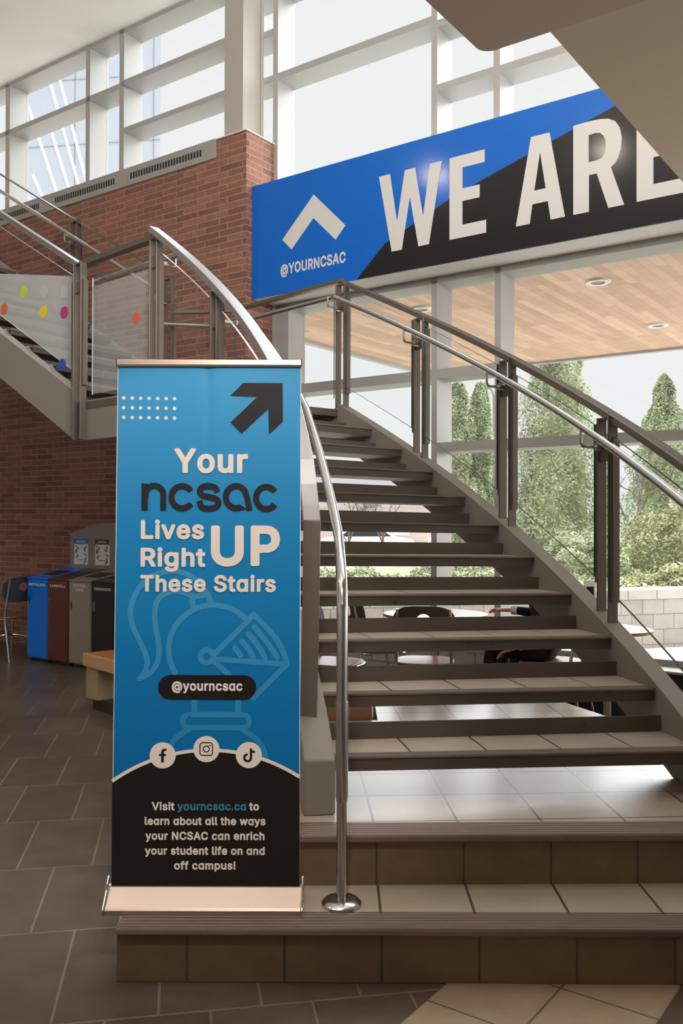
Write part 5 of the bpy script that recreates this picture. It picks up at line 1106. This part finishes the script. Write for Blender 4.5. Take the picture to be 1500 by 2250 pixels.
# timber soffit of the terrace canopy
cn = thing('canopy', F(-1, 8.9, 3.49), 'cedar boarded canopy over the terrace outside the windows', 'canopy')
MB().fbox(-6.25, 6.92, 3.49, 5, 10.82, 3.52).build('soffit_boards', M['wood'], cn, uv=lambda c, n: (c.dot(EN), c.dot(ES)))
m = MB(); m.fbox(-6.30, 6.92, 3.46, -6.22, 10.88, 3.70); m.fbox(-6.30, 10.80, 3.46, 5, 10.88, 3.70); m.fbox(-6.25, 6.92, 3.521, 5, 10.8, 3.70); m.build('fascia', M['fascia'], cn)
for s, n, lab in ((-2.652, 7.45, 'round white downlight in the timber canopy, largest and nearest the windows'), (-2.734, 9.46, 'round white downlight near the outer edge of the timber canopy'), (-4.38, 7.44, 'round white downlight in the timber canopy, behind the balustrade post')):
    p = F(s, n, 3.47); t = thing('downlight', p, lab, 'light', 'downlights in the canopy')
    m = MB(); m.lathe([(.062, .020), (.062, .002), (.10, 0), (.105, .006), (.105, .02)], tuple(p), 36); m.build('trim_ring', M['white'], t, smooth=True)
    m = MB(); m.lathe([(0, .012), (.062, .012), (.062, .019), (0, .019)], tuple(p), 24); m.build('lens', M['vent'], t)
# conifers, shrubs
def crown(fn, N, size, seed, core=None):
    rnd = random.Random(seed); m = MB()
    for i in range(N):
        p, nd = fn(rnd); s_ = size*(.6 + .8*rnd.random())
        d = Vector((rnd.gauss(0, 1), rnd.gauss(0, 1), rnd.gauss(0, .7) + .5)).normalized(); d = (d*.7 + nd*.7).normalized()
        u = d.orthogonal().normalized(); q = Matrix.Rotation(rnd.random()*6.283, 3, d); u = q @ u; v_ = d.cross(u)
        u = u*s_; v_ = v_*s_*.55
        m.add([p-u*.5, p+v_*.5, p+u*.8, p-v_*.5], [(0, 1, 2, 3)])
    return m
def conifer(lab, x, y, h, r, seed, N=6500, size=.16, mt='leaf', z0=GZ, lobes=3, belly=.12, taper=.72):
    t = thing('conifer_tree', (x, y, z0), lab, 'tree', 'cedar trees beyond the garden wall')
    MB().tube([(x, y, z0), (x+.03, y, z0+h*.45), (x, y, z0+h*.9)], [.14, .09, .02], 8).build('trunk', M['bark'], t)
    ph = [random.Random(seed+7).random()*6.28 for _ in range(8)]
    def prof(v): return r*(min(1, (v+.03)/belly)**.7)*((1-v)**taper + .02)
    def fn(rnd):
        v = rnd.random()**1.35; a = rnd.random()*6.283
        k = prof(v)*(1 + .2*math.sin(a*lobes+ph[0]+v*9) + .15*math.sin(a*5+ph[1]-v*23) + .12*math.sin(v*34+a*2+ph[2]))
        k *= (.72 + .32*rnd.random()) if rnd.random() < .85 else 1.06
        return Vector((x + k*math.cos(a), y + k*math.sin(a), z0 + .1 + v*(h-.1))), Vector((math.cos(a), math.sin(a), .35))
    crown(fn, N, size, seed).build('crown', M[mt], t)
    core = MB(); core.sweep([[(x + .62*prof(v)*math.cos(q), y + .62*prof(v)*math.sin(q), z0 + .15 + v*(h-.15)) for q in [2*math.pi*i/12 for i in range(12)]] for v in (0.02, .1, .25, .45, .65, .85, .96)]); core.build('inner_foliage', M['leaf'], t)
conifer('slim cedar tree with an open gap, left of the middle window post', 2.88, 22.2, 5.15, .50, 11, 24000, .055, taper=.36)
conifer('slim cedar tree close beside the gapped one, its right half', 3.50, 22.6, 5.2, .46, 12, 22000, .055, taper=.36)
conifer('tall broad cedar tree in the middle of the big window, topped by the canopy edge', 5.22, 21.6, 7.4, 1.36, 13, 52000, .06, taper=.78)
conifer('dark pointed cedar tree at the right edge of the picture', 8.05, 22.4, 5.4, 1.15, 14, 34000, .06)
conifer('low cedar tree at the foot of the gapped pair', 3.1, 21.0, 2.7, 1.0, 15, 18000, .055)
def shrub(lab, x, y, rx, ry, h, seed, N=3500, mt='leaf2', size=.06, z0=.1):
    t = thing('shrub', (x, y, z0), lab, 'shrub', 'shrubs behind the garden wall')
    def fn(rnd):
        d = Vector((rnd.gauss(0, 1), rnd.gauss(0, 1), abs(rnd.gauss(0, 1)))).normalized(); k = (.8 + .22*rnd.random())*(1 + .12*math.sin(d.x*9+seed) + .1*math.sin(d.z*11+d.y*7))
        return Vector((x + d.x*rx*k, y + d.y*ry*k, z0 + d.z*h*k)), d
    crown(fn, N, size, seed).build('foliage', M[mt], t)
    m = MB(); m.sweep([[(x + .7*rx*math.sqrt(1-v*v)*math.cos(q), y + .7*ry*math.sqrt(1-v*v)*math.sin(q), z0 + .75*h*v) for q in [2*math.pi*i/14 for i in range(14)]] for v in (0, .3, .6, .85, .98)]); m.build('inner_foliage', M['leaf'], t)
shrub('yellow green shrub behind the garden wall, right of the last balustrade post', 6.9, 18.0, 1.3, .8, 1.75, 21, 16000)
shrub('yellow green shrub at the right edge, below the pointed cedar', 8.9, 18.4, 1.2, .8, 1.6, 22, 13000)
shrub('green shrub between the broad cedar and the stairs, behind the garden wall', 4.6, 17.2, 1.2, .7, 1.05, 23, 12000, 'leaf')
shrub('low green shrub seen through the gap between upper treads', 2.4, 16.6, 1.5, .6, .62, 24, 8000, 'leaf')
shrub('low green shrub behind the left end of the garden wall', .2, 16.0, 1.0, .6, .5, 25, 6000, 'leaf')
for k_, (x_, lab_) in enumerate(((5.35, 'low hedge shrub right behind the garden wall, left of the last balustrade post'), (6.55, 'low hedge shrub right behind the garden wall, just right of the last balustrade post'), (7.75, 'low hedge shrub behind the garden wall at the right edge of the picture'))):
    shrub(lab_, x_-.25, 13.55 + (x_-5)*.33, .85, .42, .62 + .1*(k_ % 2), 40+k_, 6500, 'leaf2' if k_ != 1 else 'leaf', .06, .12)
# leafless trees
def bare_tree(lab, x, y, h, seed, z0=.1):
    t = thing('bare_tree', (x, y, z0), lab, 'tree', 'leafless trees'); rnd = random.Random(seed); m = MB()
    def br(p, d, L, r, dep):
        q = p + d*L; m.tube([p, (p+q)/2 + Vector((rnd.gauss(0, .03), 0, rnd.gauss(0, .03)))*L, q], [r, r*.8, r*.6], 5)
        if dep:
            for _ in range(3 if dep > 1 else 4):
                nd = (d + Vector((rnd.gauss(0, .55), rnd.gauss(0, .4), rnd.gauss(.15, .35)))).normalized(); br(p + d*L*(.6+.4*rnd.random()), nd, L*(.55+.2*rnd.random()), r*.55, dep-1)
    br(Vector((x, y, z0)), Vector((0, 0, 1)), h*.42, .05, 4); m.build('branches', M['bark'], t)
bare_tree('leafless tree beyond the upper treads, seen through a gap', 1.1, 24, 2.6, 31)
bare_tree('leafless tree left of the other one seen through the treads', .2, 25, 2.5, 32)
bare_tree('pale leafless tree right of the last balustrade post', 6.75, 20.5, 3.1, 33)
bare_tree('leafless tree in front of the pointed cedar at the right edge', 8.6, 20.6, 3.3, 34)
# street lamp, parked cars and a house far off
sl_ = thing('street_lamp', (4.24, 25, GZ), 'slim grey street lamp with curved arm beside the gapped cedar', 'street lamp')
MB().tube([Vector(p) for p in [(4.24, 25, GZ), (4.24, 25, 4.6)] + smooth2d([(4.24, 25, 4.7), (4.22, 25, 5.0), (4.12, 25, 5.15), (3.98, 25, 5.12)], 4)], .035, 8).build('pole', M['vent'], sl_, smooth=True)
MB().box(3.80, 24.95, 5.08, 4.0, 25.05, 5.14).build('lamp_head', M['vent'], sl_, bevel=.02)
def car(lab, x, y, rz):
    t = thing('parked_car', (x, y, GZ), lab, 'car', 'white cars parked far off')
    R3 = Matrix.Rotation(rz, 3, 'Z'); T = lambda q: tuple(R3 @ Vector(q) + Vector((x, y, GZ)))
    side = [(-2.1, .35), (-2.15, .7), (-2.0, .9), (-1.5, .95), (-.9, 1.4), (.5, 1.42), (1.2, .98), (2.0, .85), (2.15, .6), (2.1, .35)]
    MB().extr([T((a, -.85, b)) for a, b in side], R3 @ Vector((0, 1.7, 0))).build('body', M['carwhite'], t, bevel=.06)
    MB().extr([T((a, -.862, b)) for a, b in [(-1.35, .97), (-.85, 1.34), (.45, 1.35), (1.02, .98)]], R3 @ Vector((0, 1.724, 0))).build('windows', M['carglass'], t)
    for a in (-1.3, 1.35):
        for b in (-.87, .67):
            wv = MB(); wv.sweep([[T((a + .32*math.cos(q), b + o_, .32 + .32*math.sin(q))) for q in [2*math.pi*i/18 for i in range(18)]] for o_ in (0, .2)]); wv.build('wheel', M['tyre'], t)
car('white parked car far off, seen through a tread gap on the left', 1.2, 42, .1); car('white parked car far off, right of the other car', 6.4, 44, -.05)
hs = thing('house', (1.5, 60, GZ), 'distant pink brick house seen through the tread gaps', 'house')
MB().box(-4, 58, GZ, 6, 66, 2.3).build('wall', M['housebrick'], hs)
MB().extr([(-4.5, 57.5, 2.3), (-4.5, 66.5, 2.3), (-4.5, 62, 4.6)], (11, 0, 0)).build('roof', M['roof'], hs)
for x in (-2.6, .2, 3.2): MB().box(x, 57.94, .5, x+1.2, 58.02, 1.7).build('window', M['bwhite'], hs)
# pale tower seen through the clerestory
tw = thing('tower', (-8.4, 33, GZ), 'blue grey concrete building with white diagonal fins beyond the clerestory', 'building')
c0 = []
for k in range(9):
    a = math.pi + math.pi/2*k/8; c0.append((-10.75 + .9 + .9*math.cos(a), 12.05 + .9 + .9*math.sin(a)))
prof = c0 + [(-6.12, 12.05), (-6.12, 26), (-10.75, 26)]
m = MB(); n_ = len(prof); m.sweep([[(x, 30, z) for x, z in prof], [(x*1.2 - (.15 if x > -8 else -1.4), 36, z) for x, z in prof]]); m.build('wall', M['bconc'], tw)
MB().box(-9.9, 31, GZ, -7.4, 35.5, 12.1).build('base', M['bconc'], tw)
pxz = lambda px, py: ((px-750)/1970.5*30, 1.45 + (1143-py)/1970.5*30)
for (a, b), wd_ in ((((43.4, 190), (124, 430)), .1), (((100, 262), (150, 420)), .1), (((97, 150), (171, 412)), .1), (((118, 140), (188, 404)), .1), (((68, 382), (93, 440)), .1)):
    p, q = pxz(*a), pxz(*b); m = MB(); flat(m, ribbon2d([p, q], wd_, False), lambda x, z: (x, 29.97, z)); m2 = MB(); vv = m.v
    m2.hexa([vv[0], vv[1], vv[3], vv[2], vv[0]+Vector((0, .05, 0)), vv[1]+Vector((0, .05, 0)), vv[3]+Vector((0, .05, 0)), vv[2]+Vector((0, .05, 0))]); m2.build('fin', M['bwhite'], tw)
m = MB()
for x in (-9.0, -7.4, -6.36): m.box(x, 29.985, 12.6, x+.03, 30, 26)
for z in (14.2, 16.4, 18.6): m.hexa([(-10.7, 29.985, z-.3), (-6.13, 29.985, z), (-6.13, 30, z), (-10.7, 30, z-.3), (-10.7, 29.985, z-.27), (-6.13, 29.985, z+.03), (-6.13, 30, z+.03), (-10.7, 30, z-.27)])
m.build('panel_joints', M['bjoint'], tw)
